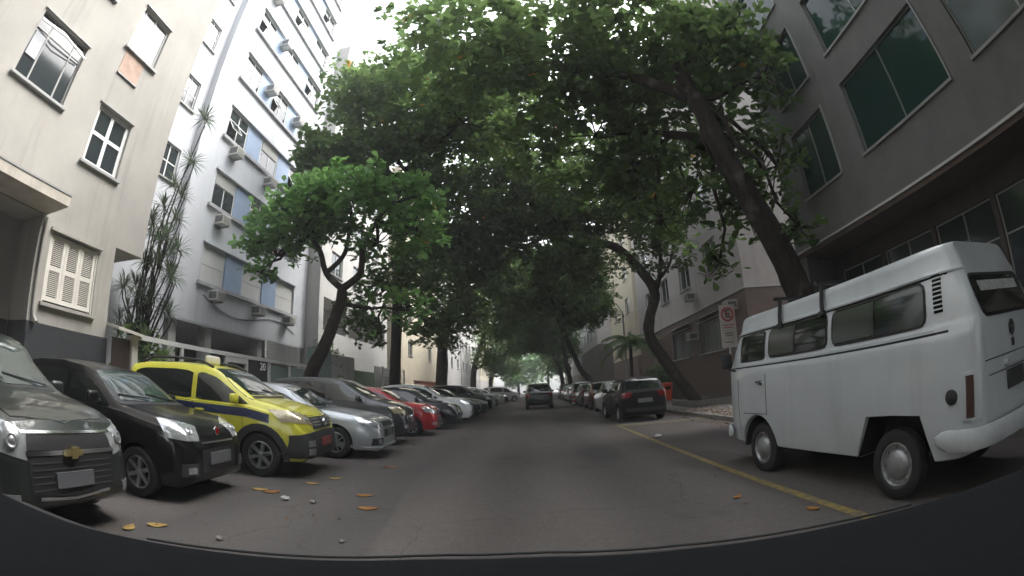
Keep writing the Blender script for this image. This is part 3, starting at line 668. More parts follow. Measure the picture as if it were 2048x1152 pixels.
# ================================================================ THE SETTING
def ground_material():
    m = bpy.data.materials.new('asphalt'); m.use_nodes = True; t = m.node_tree; b = t.nodes['Principled BSDF']; L = t.links.new
    tc = t.nodes.new('ShaderNodeTexCoord')
    def noise(scale, detail=6, sc=(1, 1, 1), rough=.6):
        mp = t.nodes.new('ShaderNodeMapping'); mp.inputs['Scale'].default_value = sc; L(tc.outputs['Object'], mp.inputs[0])
        n = t.nodes.new('ShaderNodeTexNoise'); n.inputs['Scale'].default_value = scale; n.inputs['Detail'].default_value = detail; n.inputs['Roughness'].default_value = rough; L(mp.outputs[0], n.inputs['Vector']); return n.outputs['Fac']
    def rng(f, a, b_, c, d):
        r = t.nodes.new('ShaderNodeMapRange'); r.inputs[1].default_value = a; r.inputs[2].default_value = b_; r.inputs[3].default_value = c; r.inputs[4].default_value = d; L(f, r.inputs[0]); return r.outputs[0]
    def mix(f, a, c2, mode='MIX'):
        x = t.nodes.new('ShaderNodeMixRGB'); x.blend_type = mode
        if isinstance(f, float): x.inputs[0].default_value = f
        else: L(f, x.inputs[0])
        for i, v in ((1, a), (2, c2)):
            if isinstance(v, tuple): x.inputs[i].default_value = (*v, 1)
            else: L(v, x.inputs[i])
        return x.outputs[0]
    big = rng(noise(.35, 5, (1, .35, 1)), .35, .68, 0, 1)
    c = mix(big, (.080, .071, .067), (.116, .105, .099))
    grit = rng(noise(31, 5, (1, 1, 1), .8),   .35, .68, .72, 1.28); mott = rng(noise(9, 6, (1, 1, 1), .7),   .35, .68, .90, 1.1); c = mix(1.0, c, mott, 'MULTIPLY')
    c = mix(1.0, c, grit, 'MULTIPLY')
    pal = rng(noise(160, 1), .70, .76, 0, .45); c = mix(pal, c, (.20, .19, .18))
    sx = t.nodes.new('ShaderNodeSeparateXYZ'); L(tc.outputs['Object'], sx.inputs[0])
    wv = t.nodes.new('ShaderNodeMath'); wv.operation = 'SINE'; ml = t.nodes.new('ShaderNodeMath'); ml.operation = 'MULTIPLY'; ml.inputs[1].default_value = 4.0; L(sx.outputs['X'], ml.inputs[0]); L(ml.outputs[0], wv.inputs[0])
    lane = rng(wv.outputs[0], -1, 1, .88, 1.10); c = mix(1.0, c, lane, 'MULTIPLY')
    pt = rng(noise(.22, 2, (1.6, .5, 1), .3), .56, .575, 0, .45); c = mix(pt, c, (.052, .05, .05))
    dirt = rng(noise(2.4, 8, (1, 1, 1), .75), .55, .7, 0, .5); ga = t.nodes.new('ShaderNodeMath'); ga.operation = 'MULTIPLY'; L(rng(sx.outputs['X'], -2.2, -4.2, 0, 1), ga.inputs[0]); L(dirt, ga.inputs[1]); c = mix(ga.outputs[0], c, (.13, .105, .08))
    oil = rng(noise(.9, 4, (1, .8, 1)), .60, .74, 0, .6); c = mix(oil, c, (.035, .033, .031))
    v = t.nodes.new('ShaderNodeTexVoronoi'); v.feature = 'DISTANCE_TO_EDGE'; v.inputs['Scale'].default_value = .33
    nz = t.nodes.new('ShaderNodeTexNoise'); nz.inputs['Scale'].default_value = 1.3; nz.inputs['Detail'].default_value = 6; L(tc.outputs['Object'], nz.inputs[0])
    ad = t.nodes.new('ShaderNodeMixRGB'); ad.blend_type = 'ADD'; ad.inputs[0].default_value = 1; L(tc.outputs['Object'], ad.inputs[1]); L(nz.outputs['Color'], ad.inputs[2]); L(ad.outputs[0], v.inputs['Vector'])
    crack = rng(v.outputs['Distance'], 0, .006, .4, 0); c = mix(crack, c, (.025, .024, .023))
    L(c, b.inputs['Base Color']); b.inputs['Roughness'].default_value = .82; b.inputs['Specular IOR Level'].default_value = .35
    bp = t.nodes.new('ShaderNodeBump'); bp.inputs['Strength'].default_value = .2; bp.inputs['Distance'].default_value = .01
    L(noise(120, 3), bp.inputs['Height']); L(bp.outputs[0], b.inputs['Normal'])
    return m
def worn_paint(name, col, under, thr=.5):
    m = bpy.data.materials.new(name); m.use_nodes = True; t = m.node_tree; b = t.nodes['Principled BSDF']; L = t.links.new
    tc = t.nodes.new('ShaderNodeTexCoord'); n = t.nodes.new('ShaderNodeTexNoise'); n.inputs['Scale'].default_value = 7; n.inputs['Detail'].default_value = 9; n.inputs['Roughness'].default_value = .75
    L(tc.outputs['Object'], n.inputs[0]); r = t.nodes.new('ShaderNodeValToRGB'); r.color_ramp.elements[0].position = thr - .12; r.color_ramp.elements[1].position = thr + .10
    r.color_ramp.elements[0].color = (*under, 1); r.color_ramp.elements[1].color = (*col, 1); L(n.outputs['Fac'], r.inputs[0]); L(r.outputs[0], b.inputs['Base Color']); b.inputs['Roughness'].default_value = .75
    return m
def sheet(name, x0, x1, y0, y1, z, m, kind='structure'):
    o = MB().quad((x0, y0, z), (x1, y0, z), (x1, y1, z), (x0, y1, z)).build(name, m); return tag(o, kind=kind)
M_ASPHALT = ground_material()
M_EARTH = mat('earth', (.10, .085, .065), rough=.95, var=.35, vscale=1.2, bump=.4, bscale=12)
M_PAVE = mat('pavement_stone', (.26, .245, .225), rough=.85, var=.35, vscale=2.2, bump=.3, bscale=30)
M_KERB = mat('kerb_stone', (.24, .23, .215), rough=.85, var=.3, vscale=3)
sheet('ground', -110, 110, -58, 255, -.02, M_EARTH)
sheet('road', -8.1, 5.75, -30, 250, 0, M_ASPHALT)
KL, KR = -8.1, 5.75
for nm, x0, x1 in (('pavement_left', -30, KL), ('pavement_right', KR, 30)):
    tag(MB().box(x0, x1, -30, 250, -.01, .11).build(nm, M_PAVE), kind='structure')
kerb_l = tag(MB().box(KL - .001, KL + .14, -30, 250, -.01, .1185).build('kerb_left', M_KERB), kind='structure')
kr = tag(MB().box(KR - .14, KR + .001, 30, 250, -.01, .1185).build('kerb_right', M_KERB), kind='structure')
kst = MB().box(0, .14, 0, .98, 0, .1285).mesh('kerb_stone'); kst.materials.append(M_KERB)
for i in range(24):
    o = link('kerb_stone', kst, None, kr); o.location = (KR - .145 + random.uniform(-.006, .006), 6.0 + i * 1.0, -.005 + random.uniform(-.006, .006)); o.rotation_euler.z = random.uniform(-.006, .006)
# paving slabs on the right pavement, the ones near enough to tell apart
pav_r = bpy.data.objects['pavement_right']
slab = MB().box(0, .96, 0, .96, 0, .012).mesh('paving_slab'); slab.materials.append(M_PAVE)
for i in range(2):
    for j in range(22):
        o = link('paving_slab', slab, None, pav_r); o.location = (KR + .06 + i, 7 + j, .105 + random.uniform(0, .008)); o.rotation_euler.z = random.uniform(-.008, .008)
M_YEL = worn_paint('yellow_road_paint', (.26, .19, .045), (.085, .078, .066), .50)
sheet('yellow_line', 2.68, 2.80, -1, 15.4, .004, M_YEL)
M_WPAINT = worn_paint('white_road_paint', (.42, .40, .34), (.10, .095, .088), .44)
for nm, ya, yb, mm in (('bay_line', 15.32, 14.72, M_WPAINT), ('bay_line', 14.95, 14.2, worn_paint('bay_yellow', (.36, .28, .08), (.10, .09, .07), .44))):
    o = MB().quad((2.82, ya - .09, .008), (5.6, yb - .09, .008), (5.6, yb + .05, .008), (2.82, ya + .05, .008)).build(nm, mm); tag(o, kind='structure')

# ---------------------------------------------------------------- buildings
M_PANE = mat('window_glass', (.025, .032, .034), rough=.07, spec=.8)
M_PANEG = mat('green_window_glass', (.012, .034, .028), rough=.06, spec=.35)
M_FRAMEW = mat('window_frame_white', (.70, .70, .68), rough=.5)
M_FRAMEG = mat('window_frame_grey', (.28, .28, .27), rough=.5)
M_DARK = mat('dark_interior', (.03, .03, .03), rough=.9)
class Facade:
    """u runs along the street (world y), v up, d out towards the street from the plane x = X (sgn +1: faces +x)."""
    def __init__(s, root, X, sgn): s.root, s.X, s.s = root, X, sgn
    def box(s, mb, u0, u1, v0, v1, d0, d1): mb.box(s.X + s.s * d0, s.X + s.s * d1, u0, u1, v0, v1); return mb
    def piece(s, name, m, u0, u1, v0, v1, d0, d1, parent=None): return s.box(MB(), u0, u1, v0, v1, d0, d1).build(name, m, parent or s.root)
    def wall(s, name, m, u0, u1, v0, v1, holes, depth=.22, thick=.4, parent=None):
        us = sorted({u0, u1} | {h[0] for h in holes} | {h[1] for h in holes}); vs = sorted({v0, v1} | {h[2] for h in holes} | {h[3] for h in holes})
        us = [u for u in us if u0 <= u <= u1]; vs = [v for v in vs if v0 <= v <= v1]
        mb = MB(); P = lambda u, v, d: (s.X + s.s * d, u, v)
        inside = lambda u, v: any(h[0] < u < h[1] and h[2] < v < h[3] for h in holes)
        for a, b in zip(us, us[1:]):
            for c, d in zip(vs, vs[1:]):
                if not inside((a + b) / 2, (c + d) / 2): mb.quad(P(a, c, 0), P(b, c, 0), P(b, d, 0), P(a, d, 0))
        for h in holes:
            a, b, c, d = h[:4]; k = -depth
            mb.quad(P(a, c, 0), P(b, c, 0), P(b, c, k), P(a, c, k)); mb.quad(P(a, d, 0), P(b, d, 0), P(b, d, k), P(a, d, k))
            mb.quad(P(a, c, 0), P(a, d, 0), P(a, d, k), P(a, c, k)); mb.quad(P(b, c, 0), P(b, d, 0), P(b, d, k), P(b, c, k))
            mb.quad(P(a, c, k), P(b, c, k), P(b, d, k), P(a, d, k))
        B = -thick
        mb.quad(P(u0, v0, 0), P(u0, v1, 0), P(u0, v1, B), P(u0, v0, B)); mb.quad(P(u1, v0, 0), P(u1, v1, 0), P(u1, v1, B), P(u1, v0, B))
        mb.quad(P(u0, v1, 0), P(u1, v1, 0), P(u1, v1, B), P(u0, v1, B)); mb.quad(P(u0, v0, 0), P(u1, v0, 0), P(u1, v0, B), P(u0, v0, B))
        mb.quad(P(u0, v0, B), P(u1, v0, B), P(u1, v1, B), P(u0, v1, B))
        return mb.build(name, m, parent or s.root)
    def window(s, u0, u1, v0, v1, depth=.22, cols=2, rows=1, fm=None, pm=None, fw=.05, sill=True, sillm=None, vs=None, us=None, open_sash=False, name='window'):
        """frame (the window itself), one pane behind it and a sill as sub-parts"""
        mb = MB(); d0, d1 = -depth + .05, -depth + .11
        s.box(mb, u0 + .002, u0 + fw, v0 + .002, v1 - .002, d0, d1); s.box(mb, u1 - fw, u1 - .002, v0 + .002, v1 - .002, d0, d1)
        s.box(mb, u0 + fw, u1 - fw, v0 + .002, v0 + fw, d0, d1); s.box(mb, u0 + fw, u1 - fw, v1 - fw, v1 - .002, d0, d1)
        us_ = us if us is not None else [u0 + (u1 - u0) * i / cols for i in range(1, cols)]
        for u in us_: s.box(mb, u - fw * .5, u + fw * .5, v0 + fw, v1 - fw, d0 + .003, d1 - .003)
        vs_ = vs if vs is not None else [v0 + (v1 - v0) * i / rows for i in range(1, rows)]
        for v in vs_: s.box(mb, u0 + fw, u1 - fw, v - fw * .4, v + fw * .4, d0 + .006, d1 - .006)
        o = mb.build(name, fm or M_FRAMEW, s.root)
        edges = [u0 + .03] + list(us_) + [u1 - .03]
        for a, b in zip(edges, edges[1:]):
            s.piece('pane', pm or M_PANE, a, b, v0 + .03, v1 - .03, -depth + .065 + random.uniform(-.004, .004), -depth + .085, o)
        if sill: s.piece('sill', sillm or M_FRAMEG, u0 - .08, u1 + .08, v0 - .06, v0 - .002, -.05, .09, o)
        if open_sash:       # top-hung sash pushed out
            a, b = u0 + .06, u0 + (u1 - u0) * .48; vt = v0 + (v1 - v0) * .62; dz = (v1 - v0) * .40; do = .35
            m2 = MB(); P = lambda u, f, e=0.0: (s.X + s.s * (-depth + .12 + do * f + e), u, vt - dz * math.sqrt(1 - (do * f / 1.0) ** 2) * f)
            for p, q in (((a, 0), (a, 1)), ((b, 0), (b, 1)), ((a, 0), (b, 0)), ((a, 1), (b, 1))): m2.tube([P(*p), P(*q)], .018, 4)
            sh = m2.build('open_sash', fm or M_FRAMEW, o)
            g = MB().quad(P(a, 0), P(b, 0), P(b, 1), P(a, 1)).quad(P(a, 0, .008), P(b, 0, .008), P(b, 1, .008), P(a, 1, .008)).build('sash_pane', pm or M_PANE, o)
        return o
AC_M = mat('ac_casing', (.62, .61, .57), rough=.5, var=.2, vscale=6); AC_D = mat('ac_grille', (.13, .13, .13), rough=.6)
def air_conditioner(F, u, v, label, wd=.56, h=.38, dep=.48, group='window air conditioners on the street fronts'):
    root = empty('air_conditioner', (F.X, u, v), 0, label, 'air conditioner', group); s = F.s
    c = MB().box(-s * .1, s * dep, -wd / 2, wd / 2, 0, h).build('casing', AC_M, root)
    MB().box(s * (dep - .004), s * (dep + .012), -wd / 2 + .04, wd / 2 - .04, .04, h - .04).build('grille', AC_D, root)
    for k in range(7): MB().box(s * (dep + .004), s * (dep + .024), -wd / 2 + .05, wd / 2 - .05, .06 + k * (h - .12) / 6 - .008, .06 + k * (h - .12) / 6 + .008).build('grille_slat', AC_M, root)
    for q in (-1, 1): MB().box(s * .05, s * (dep - .02), q * (wd / 2 + .008) - .006, q * (wd / 2 + .008) + .006, .06, h - .06).build('side_grille', AC_D, root)
    for q in (-1, 1): MB().box(0, s * dep * .9, q * (wd / 2 - .07) - .02, q * (wd / 2 - .07) + .02, -.05, -.003).build('bracket', M_FRAMEG, root)
    return root

# ---- beige block, nearest on the left
PL_BEIGE = mat('beige_plaster', (.355, .338, .308), rough=.9, var=.16, vscale=.6, stain=.42, bump=.15, bscale=60)
bb = empty('apartment_building', (-12, 0, 0), 0, 'beige plastered block at left edge with shuttered ground floor window and dark base', 'building')
bb.location = (0, 0, 0)
F = Facade(bb, -9, 1)
W1, W2, W3, SH = (2.28, 3.92, 6.42, 8.0), (5.0, 6.2, 8.8, 10.2), (4.97, 6.18, 5.68, 7.13), (4.66, 6.14, 2.62, 4.02)
W4, W5, W6 = (2.28, 3.92, 9.5, 11.1), (5.0, 6.2, 11.9, 13.3), (-1.0, .7, 6.42, 8.0)
F.wall('wall', PL_BEIGE, 4.32, 6.64, 0, 4.24, [SH], depth=.16, thick=7)
F.wall('upper_wall', PL_BEIGE, -30, 7.59, 4.24, 17, [W1, W2, W3, W4, W5, W6], depth=.2, thick=7)
Fr = Facade(bb, -10.1, 1)
Fr.wall('recessed_wall', PL_BEIGE, -30, 4.318, 0, 4.238, [(.6, 1.7, .1, 2.5)], depth=.1, thick=5)
Fr.piece('entrance_door', mat('door_brown', (.06, .035, .02), rough=.5, var=.3), .62, 1.68, .12, 2.48, -.09, -.04)
TILE_D = mat('dark_base_tile', (.035, .037, .042), rough=.45, var=.25, vscale=5)
F.piece('base_cladding', TILE_D, 4.30, 6.66, 0, 2.21, .0, .03); Fr.piece('base_cladding', TILE_D, 1.8, 4.28, 0, 2.21, 0, .03)
F.piece('base_return', TILE_D, 4.29, 4.317, 0, 2.21, -1.05, .0)
can = F.piece('canopy', mat('canopy_concrete', (.50, .46, .40), rough=.9, var=.2, stain=.3), -8, 4.42, 4.26, 4.46, -.2, 1.0)
F.piece('canopy_edge', M_FRAMEG, -8, 4.43, 4.455, 4.49, -.2, 1.015, can)
pipe = MB().tube([(-8.94, 4.44, 4.2), (-8.94, 4.44, 2.45), (-8.93, 4.46, 2.30), (-8.84, 4.50, 2.2)], .045, 10).build('drain_pipe', PL_BEIGE, bb, smooth=True)
w1 = F.window(*W1, depth=.2, us=[2.74, 3.56], fm=M_FRAMEG, vs=[7.62], fw=.045)
F.piece('paper_sheet', mat('pale_paper', (.5, .52, .54), rough=.7), 2.36, 2.70, 6.95, 7.5, -.09, -.085, w1)
MB().tube([(-8.95, 2.3, 7.72), (-8.80, 3.0, 7.70), (-8.93, 3.95, 7.66)], .022, 6).tube([(-8.90, 2.3, 7.66), (-8.74, 3.1, 7.62), (-8.9, 3.9, 7.62)], .018, 6).build('curtain_rail', M_WHITE, w1)
w2 = F.window(*W2, depth=.2, us=[5.15, 5.62], fm=M_FRAMEW, fw=.05, pm=mat('pale_pane', (.16, .18, .18), rough=.12, spec=.7))
F.piece('bare_patch', mat('bare_render', (.42, .30, .24), rough=.95, var=.25, vscale=4), 5.05, 5.80, 8.06, 8.735, 0, .012)
F.piece('patch_edge', M_FRAMEG, 5.03, 5.82, 8.02, 8.055, 0, .05)
F.window(*W3, depth=.2, us=[5.56], vs=[6.45], fw=.11)
F.window(*W4, depth=.2, us=[2.74, 3.56], vs=[10.7], fm=M_FRAMEG); F.window(*W5, depth=.2, us=[5.4, 5.8]); F.window(*W6, depth=.2, us=[-.4, .3])
for wd in (W1, W2, W3): F.piece('lintel', M_FRAMEG, wd[0] - .05, wd[1] + .05, wd[3] + .002, wd[3] + .035, -.02, .05)
# louvred shutters: three leaves of two panels, each slat its own piece
M_SHUT = mat('shutter_white', (.66, .63, .57), rough=.6, var=.1)
shw = F.piece('shutter_window', M_DARK, SH[0] + .01, SH[1] - .01, SH[2] + .01, SH[3] - .01, -.155, -.14)
F.piece('sill', PL_BEIGE, SH[0] - .06, SH[1] + .06, SH[2] - .07, SH[2] - .003, -.05, .1, shw)
F.piece('hood', PL_BEIGE, SH[0] - .05, SH[1] + .06, SH[3] + .003, SH[3] + .06, -.02, .08, shw)
lw = (SH[1] - SH[0] - .10) / 3
slat_me = MB().box(-.030, .004, 0, lw - .17, -.004, .004).mesh('slat'); slat_me.materials.append(M_SHUT)
for i in range(3):
    a = SH[0] + .05 + i * lw; fm = MB()
    F.box(fm, a + .004, a + .08, SH[2] + .05, SH[3] - .04, -.10, -.05); F.box(fm, a + lw - .08, a + lw - .004, SH[2] + .05, SH[3] - .04, -.10, -.05)
    for v0, v1 in ((SH[2] + .05, SH[2] + .14), (3.27, 3.37), (SH[3] - .13, SH[3] - .04)): F.box(fm, a + .08, a + lw - .08, v0, v1, -.098, -.052)
    leaf = fm.build('shutter_leaf', M_SHUT, bb)
    for z0, z1 in ((2.77, 3.26), (3.38, 3.88)):
        n = 13
        for k in range(n):
            o = link('slat', slat_me, None, leaf); o.location = (-9.062, a + .085, z0 + (z1 - z0) * (k + .5) / n); o.rotation_euler = (0, R(38), 0)
F.box(MB(), SH[0], SH[0] + .045, SH[2], SH[3], -.14, -.03).build('shutter_frame', M_SHUT, bb); F.box(MB(), SH[1] - .045, SH[1], SH[2], SH[3], -.14, -.03).build('shutter_frame', M_SHUT, bb)

# ---- service gate pier and fence in front of the white block
M_FENCE = mat('fence_white', (.62, .62, .60), rough=.5, var=.12)
gp = empty('side_gate', (-8.7, 7, 0), 0, 'dark brown side gate under a sloping white cap beside the beige block', 'gate'); gp.location = (0, 0, 0)
F2 = Facade(gp, -8.72, 1)
F2.piece('gate_leaf', mat('gate_brown', (.045, .026, .02), rough=.6, var=.3), 6.66, 7.22, 0.1, 2.25, -.05, 0)
F2.piece('pier', mat('pier_cream', (.55, .52, .46), rough=.85, var=.15, stain=.2), 7.24, 7.44, 0.1, 2.36, -.15, .07)
cp = MB(); cp.v = [(-8.95, 6.62, 2.50), (-8.45, 6.62, 2.40), (-8.45, 7.50, 2.33), (-8.95, 7.50, 2.43), (-8.95, 6.62, 2.56), (-8.45, 6.62, 2.46), (-8.45, 7.50, 2.39), (-8.95, 7.50, 2.49)]
cp.f = [[3, 2, 1, 0], [4, 5, 6, 7], [0, 1, 5, 4], [1, 2, 6, 5], [2, 3, 7, 6], [3, 0, 4, 7]]; cp.build('cap', mat('pier_cream', (.5, .5, .5)), gp)
fe = empty('fence', (0, 0, 0), 0, 'white railed fence with door frame and glass panels before the white block', 'fence')
F3 = Facade(fe, -8.62, 1)
F3.piece('top_rail', M_FENCE, 7.45, 16.6, 2.29, 2.40, -.05, .05)
for u in (9.0, 11.02, 12.12, 13.5, 14.9, 16.55): F3.piece('post', M_FENCE, u, u + .09, .1, 2.288, -.04, .04)
F3.piece('door_frame', M_FENCE, 11.11, 12.12, 2.12, 2.288, -.035, .035)
F3.piece('door_leaf', mat('door_dark', (.03, .03, .032), rough=.3), 11.2, 12.03, .12, 2.1, -.03, .0); 
F3.piece('number_panel', mat('number_panel_dark', (.035, .035, .037), rough=.4), 12.3, 13.42, .12, 2.285, -.03, .01)
M_FGLASS = mat('fence_glass', (.20, .27, .25), rough=.15, spec=.7)
for a, b in ((13.6, 14.89), (15.0, 16.54)): F3.piece('glass_panel', M_FGLASS, a, b, .3, 2.2, -.012, .012)
for k in range(0): F3.piece('bar', mat('fence_bar', (.30, .30, .30), rough=.5), 7.55 + k * .095, 7.57 + k * .095, .3, 2.288, -.01, .01)
lv = empty('louvre_screen', (0, 0, 0), 0, 'white horizontal louvre panel above the glass fence panels', 'screen')
F4 = Facade(lv, -8.75, 1)
for u in (13.5, 15.92): F4.piece('post', M_FENCE, u, u + .06, .1, 3.02, -.03, .03)
for k in range(9): F4.piece('slat', M_FENCE, 13.562, 15.918, 2.44 + k * .062, 2.44 + k * .062 + .042, -.02, .02)
def text_on(s, size, loc, rot, m, name, parent, ext=.01):
    cu = bpy.data.curves.new(name, 'FONT'); cu.body = s; cu.size = size; cu.extrude = ext; cu.align_x = 'CENTER'; cu.align_y = 'CENTER'
    tmp = bpy.data.objects.new('tmp', cu); me = bpy.data.meshes.new_from_object(tmp); bpy.data.objects.remove(tmp); bpy.data.curves.remove(cu)
    o = link(name, me, None, parent); me.materials.clear(); me.materials.append(m); o.location = loc; o.rotation_euler = rot
    return o
text_on('20', .36, (-8.60, 13.12, 2.1), (R(90), 0, R(90)), M_WHITE, 'house_number', fe)

# ---- tall white block with blue panels
PL_WHITE = mat('white_plaster', (.46, .475, .50), rough=.85, var=.08, vscale=.4, stain=.28, bump=.1, bscale=60)
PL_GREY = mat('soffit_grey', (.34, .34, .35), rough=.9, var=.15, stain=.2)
M_BLUE = mat('blue_panel', (.24, .32, .45), rough=.6, var=.12, vscale=1.5)
wb_ = empty('apartment_building', (0, 0, 0), 0, 'tall white block with pale blue panels and rows of windows, left side', 'building')
F = Facade(wb_, -12, 1)
ROWS = [5.22 + 3.07 * k for k in range(9)]
F.wall('wall', PL_WHITE, 11.85, 22.55, 3.68, 33.5, [(13.38, 21.1, z, z + 1.5) for z in ROWS], depth=.18, thick=9)
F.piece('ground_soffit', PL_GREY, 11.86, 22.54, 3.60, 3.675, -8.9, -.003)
Fs = Facade(wb_, -12.35, 1)
side_holes = [(10.2, 11.3, ROWS[k] + .05, ROWS[k] + 1.4) for k in range(1, 8)]
Fs.wall('side_wall', PL_WHITE, 7.0, 11.848, 0, 33.4, side_holes, depth=.2, thick=8)
for h in side_holes: Fs.window(*h, cols=2, rows=2, fm=M_FRAMEW, depth=.2)
for k, z in enumerate(ROWS):
    F.piece('sill_ledge', PL_GREY, 13.15, 21.3, z - .14, z - .003, -.05, .14); F.piece('lintel', PL_WHITE, 13.28, 21.2, z + 1.503, z + 1.58, -.02, .10)
    for a, b in ((15.0, 16.3), (18.0, 19.3)): F.piece('blue_panel', M_BLUE, a + .01, b - .01, z + .005, z + 1.495, -.15, -.05)
    for i, (a, b) in enumerate(((13.38, 15.0), (16.3, 18.0), (19.3, 21.1))):
        if k == 0:
            rs = F.piece('roller_shutter', mat('roller_shutter', (.46, .46, .44), rough=.6, var=.08), a + .02, b - .02, z + .01, z + 1.49, -.16, -.10)
            F.piece('shutter_joint', M_FRAMEG, a + .02, b - .02, z + .70, z + .72, -.10, -.09, rs)
        else:
            F.window(a + .01, b - .01, z + .005, z + 1.495, depth=.18, cols=2, vs=[z + .95], sill=False, open_sash=(i + k) % 2 == 0, fw=.05)
            if (i * 3 + k * 5) % 4 == 1: F.piece('half_blind', mat('blind_grey', (.34, .34, .32), rough=.8), a + .08, b - .08, z + .95, z + 1.45, -.06, -.045)
for y in (12.1, 14.3, 18.2, 22.1): F.piece('column', mat('column_grey', (.42, .41, .39), rough=.85, var=.2), y, y + .42, 0.1, 3.598, -.75, -.3)
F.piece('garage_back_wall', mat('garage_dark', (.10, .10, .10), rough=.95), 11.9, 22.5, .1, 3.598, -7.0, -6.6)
cab = MB().tube([(-11.97, 13.6 + i * .45, 4.75 - .35 * math.sin(i * .35) - i * .035) for i in range(18)], .018, 5).build('loose_cable', M_BLACKPL, wb_)
for k, (u, v, lb) in enumerate(((14.25, 4.62, 'air conditioner under the leftmost roller shutter of the white block'), (17.45, 4.62, 'air conditioner under the middle roller shutter of the white block'), (20.3, 4.62, 'air conditioner under the rightmost roller shutter of the white block'),
     (14.05, 7.60, 'air conditioner under the left window of the second row, white block'), (14.15, 10.70, 'air conditioner under the left window of the third row, white block'), (17.2, 10.65, 'air conditioner under the middle window of the third row, white block'),
     (15.75, 15.1, 'air conditioner set in the left blue panel of the fourth row'), (18.9, 15.1, 'air conditioner set in the right blue panel of the fourth row'), (15.9, 18.3, 'air conditioner set in the left blue panel of the fifth row'), (13.9, 20.0, 'air conditioner under the left window of the sixth row, near the top'))):
    air_conditioner(F, u, v, lb)

# ---- generic flats further along
def flats(label, X, sgn, y0, y1, h, m, v0=3.6, floor=3.05, win=(1.5, 1.35), gap=2.7, base=None, fm=None, side=None, cat='building', sill0=1.0, depth=.2, thick=9, pane=None, skip=0):
    root = empty('apartment_building', (0, 0, 0), 0, label, cat); F = Facade(root, X, sgn); holes = []
    n = max(1, int((y1 - y0 - .8) / gap)); st = (y1 - y0) / n
    k = 0
    while v0 + sill0 + k * floor + win[1] < h - .4:
        for i in range(n):
            c = y0 + st * (i + .5); holes.append((c - win[0] / 2, c + win[0] / 2, v0 + sill0 + k * floor, v0 + sill0 + k * floor + win[1]))
        k += 1
    F.wall('wall', m, y0, y1, v0, h, holes, depth=depth, thick=thick)
    for i, hh in enumerate(holes): F.window(*hh, cols=2, depth=depth, fm=fm, pm=pane, open_sash=False, sill=True)
    if base: F.wall('base_wall', base, y0 + .001, y1 - .001, 0, v0 - .002, [], thick=thick)
    F.piece('cornice', M_FRAMEG, y0 - .05, y1 + .05, h + .002, h + .15, -.4, .12)
    return root, F

# left: white block with a deep loggia
PL_W2 = mat('off_white_plaster', (.44, .43, .41), rough=.88, var=.1, stain=.2)
PL_CREAM = mat('cream_plaster', (.50, .45, .34), rough=.88, var=.12, stain=.2)
PL_PINK = mat('pinkish_plaster', (.42, .39, .375), rough=.88, var=.12, stain=.25)
PL_GREYB = mat('grey_render', (.36, .35, .34), rough=.9, var=.15, stain=.3)
b3 = empty('apartment_building', (0, 0, 0), 0, 'off white block with a deep shaded loggia behind the leaning street tree', 'building')
F = Facade(b3, -11.2, 1)
b3w = [(27.5, 29.2, 8.1 + 3 * k, 9.5 + 3 * k) for k in range(5)] + [(31, 32.7, 8.1 + 3 * k, 9.5 + 3 * k) for k in range(5)] + [(24, 25.7, 8.1 + 3 * k, 9.5 + 3 * k) for k in range(5)]
F.wall('wall', PL_W2, 22.6, 35, 3.6, 24, [(23.2, 34.4, 4.3, 6.6)] + b3w, depth=1.8, thick=8)
for h in b3w: F.window(*h, depth=.2)
F.wall('lower_wall', PL_W2, 22.6, 35, 0, 3.598, [], thick=8)
for y in (26.6, 30.4): F.piece('loggia_pier', PL_GREYB, y, y + .35, 4.302, 6.598, -.6, -.02)
F.piece('loggia_parapet', PL_W2, 23.2, 34.4, 4.302, 4.75, -.12, -.01)
yd = empty('fence', (0, 0, 0), 0, 'low pale panel fence with white bars, left between the tree trunks', 'fence'); F5 = Facade(yd, -9.0, 1)
for k, (a, b, hh, mm) in enumerate(((17.2, 19.5, 3.2, M_FGLASS), (19.6, 22.4, 3.1, PL_W2), (22.5, 25.6, 2.5, mat('fence_green', (.22, .30, .20), rough=.7)), (25.7, 30.0, 2.9, PL_W2))): F5.piece('panel', mm, a, b, .1, hh, -.04, .04)
for k in range(5): F5.piece('rail', M_FENCE, 26.2, 31.0, 1.9 + k * .22, 1.96 + k * .22, .3, .34)
for u in (26.2, 28.5, 30.9): F5.piece('post', M_FENCE, u, u + .08, .1, 2.9, .28, .36)
b4, F = flats('cream block with tall wall above a low red brick wall, left', -10.6, 1, 36, 52, 21, PL_CREAM, base=PL_CREAM, gap=5.2)
bw = empty('brick_wall', (0, 0, 0), 0, 'low red brick garden wall in front of the cream block', 'wall'); F6 = Facade(bw, -9.2, 1)
M_BRICK = mat('red_brick', (.32, .11, .075), rough=.9, var=.3, vscale=5)
F6.piece('core', mat('mortar', (.30, .24, .2), rough=.95), 36.4, 50, .1, 2.25, -.2, -.012)
bk = MB().box(-.1, 0, 0, .58, 0, .2).mesh('brick'); bk.materials.append(M_BRICK)
for rI in range(10):
    for k in range(22):
        o = link('brick', bk, None, bw); o.location = (-9.2 + random.uniform(-.004, .006), 36.4 + k * .615 + (.3 if rI % 2 else 0), .13 + rI * .21)
F6.piece('coping', mat('coping', (.36, .2, .15), rough=.9, var=.2), 36.35, 50.1, 2.25, 2.33, -.25, .05)
for lb, y0, y1, h, m in (('grey rendered block on the left past the cream one', 53, 68, 24, PL_GREYB), ('off white block far down the left side', 69, 92, 20, PL_W2), ('cream block at the far left end of the street', 93, 130, 22, PL_CREAM)):
    flats(lb, -10.4, 1, y0, y1, h, m, base=PL_GREYB, gap=3.6)

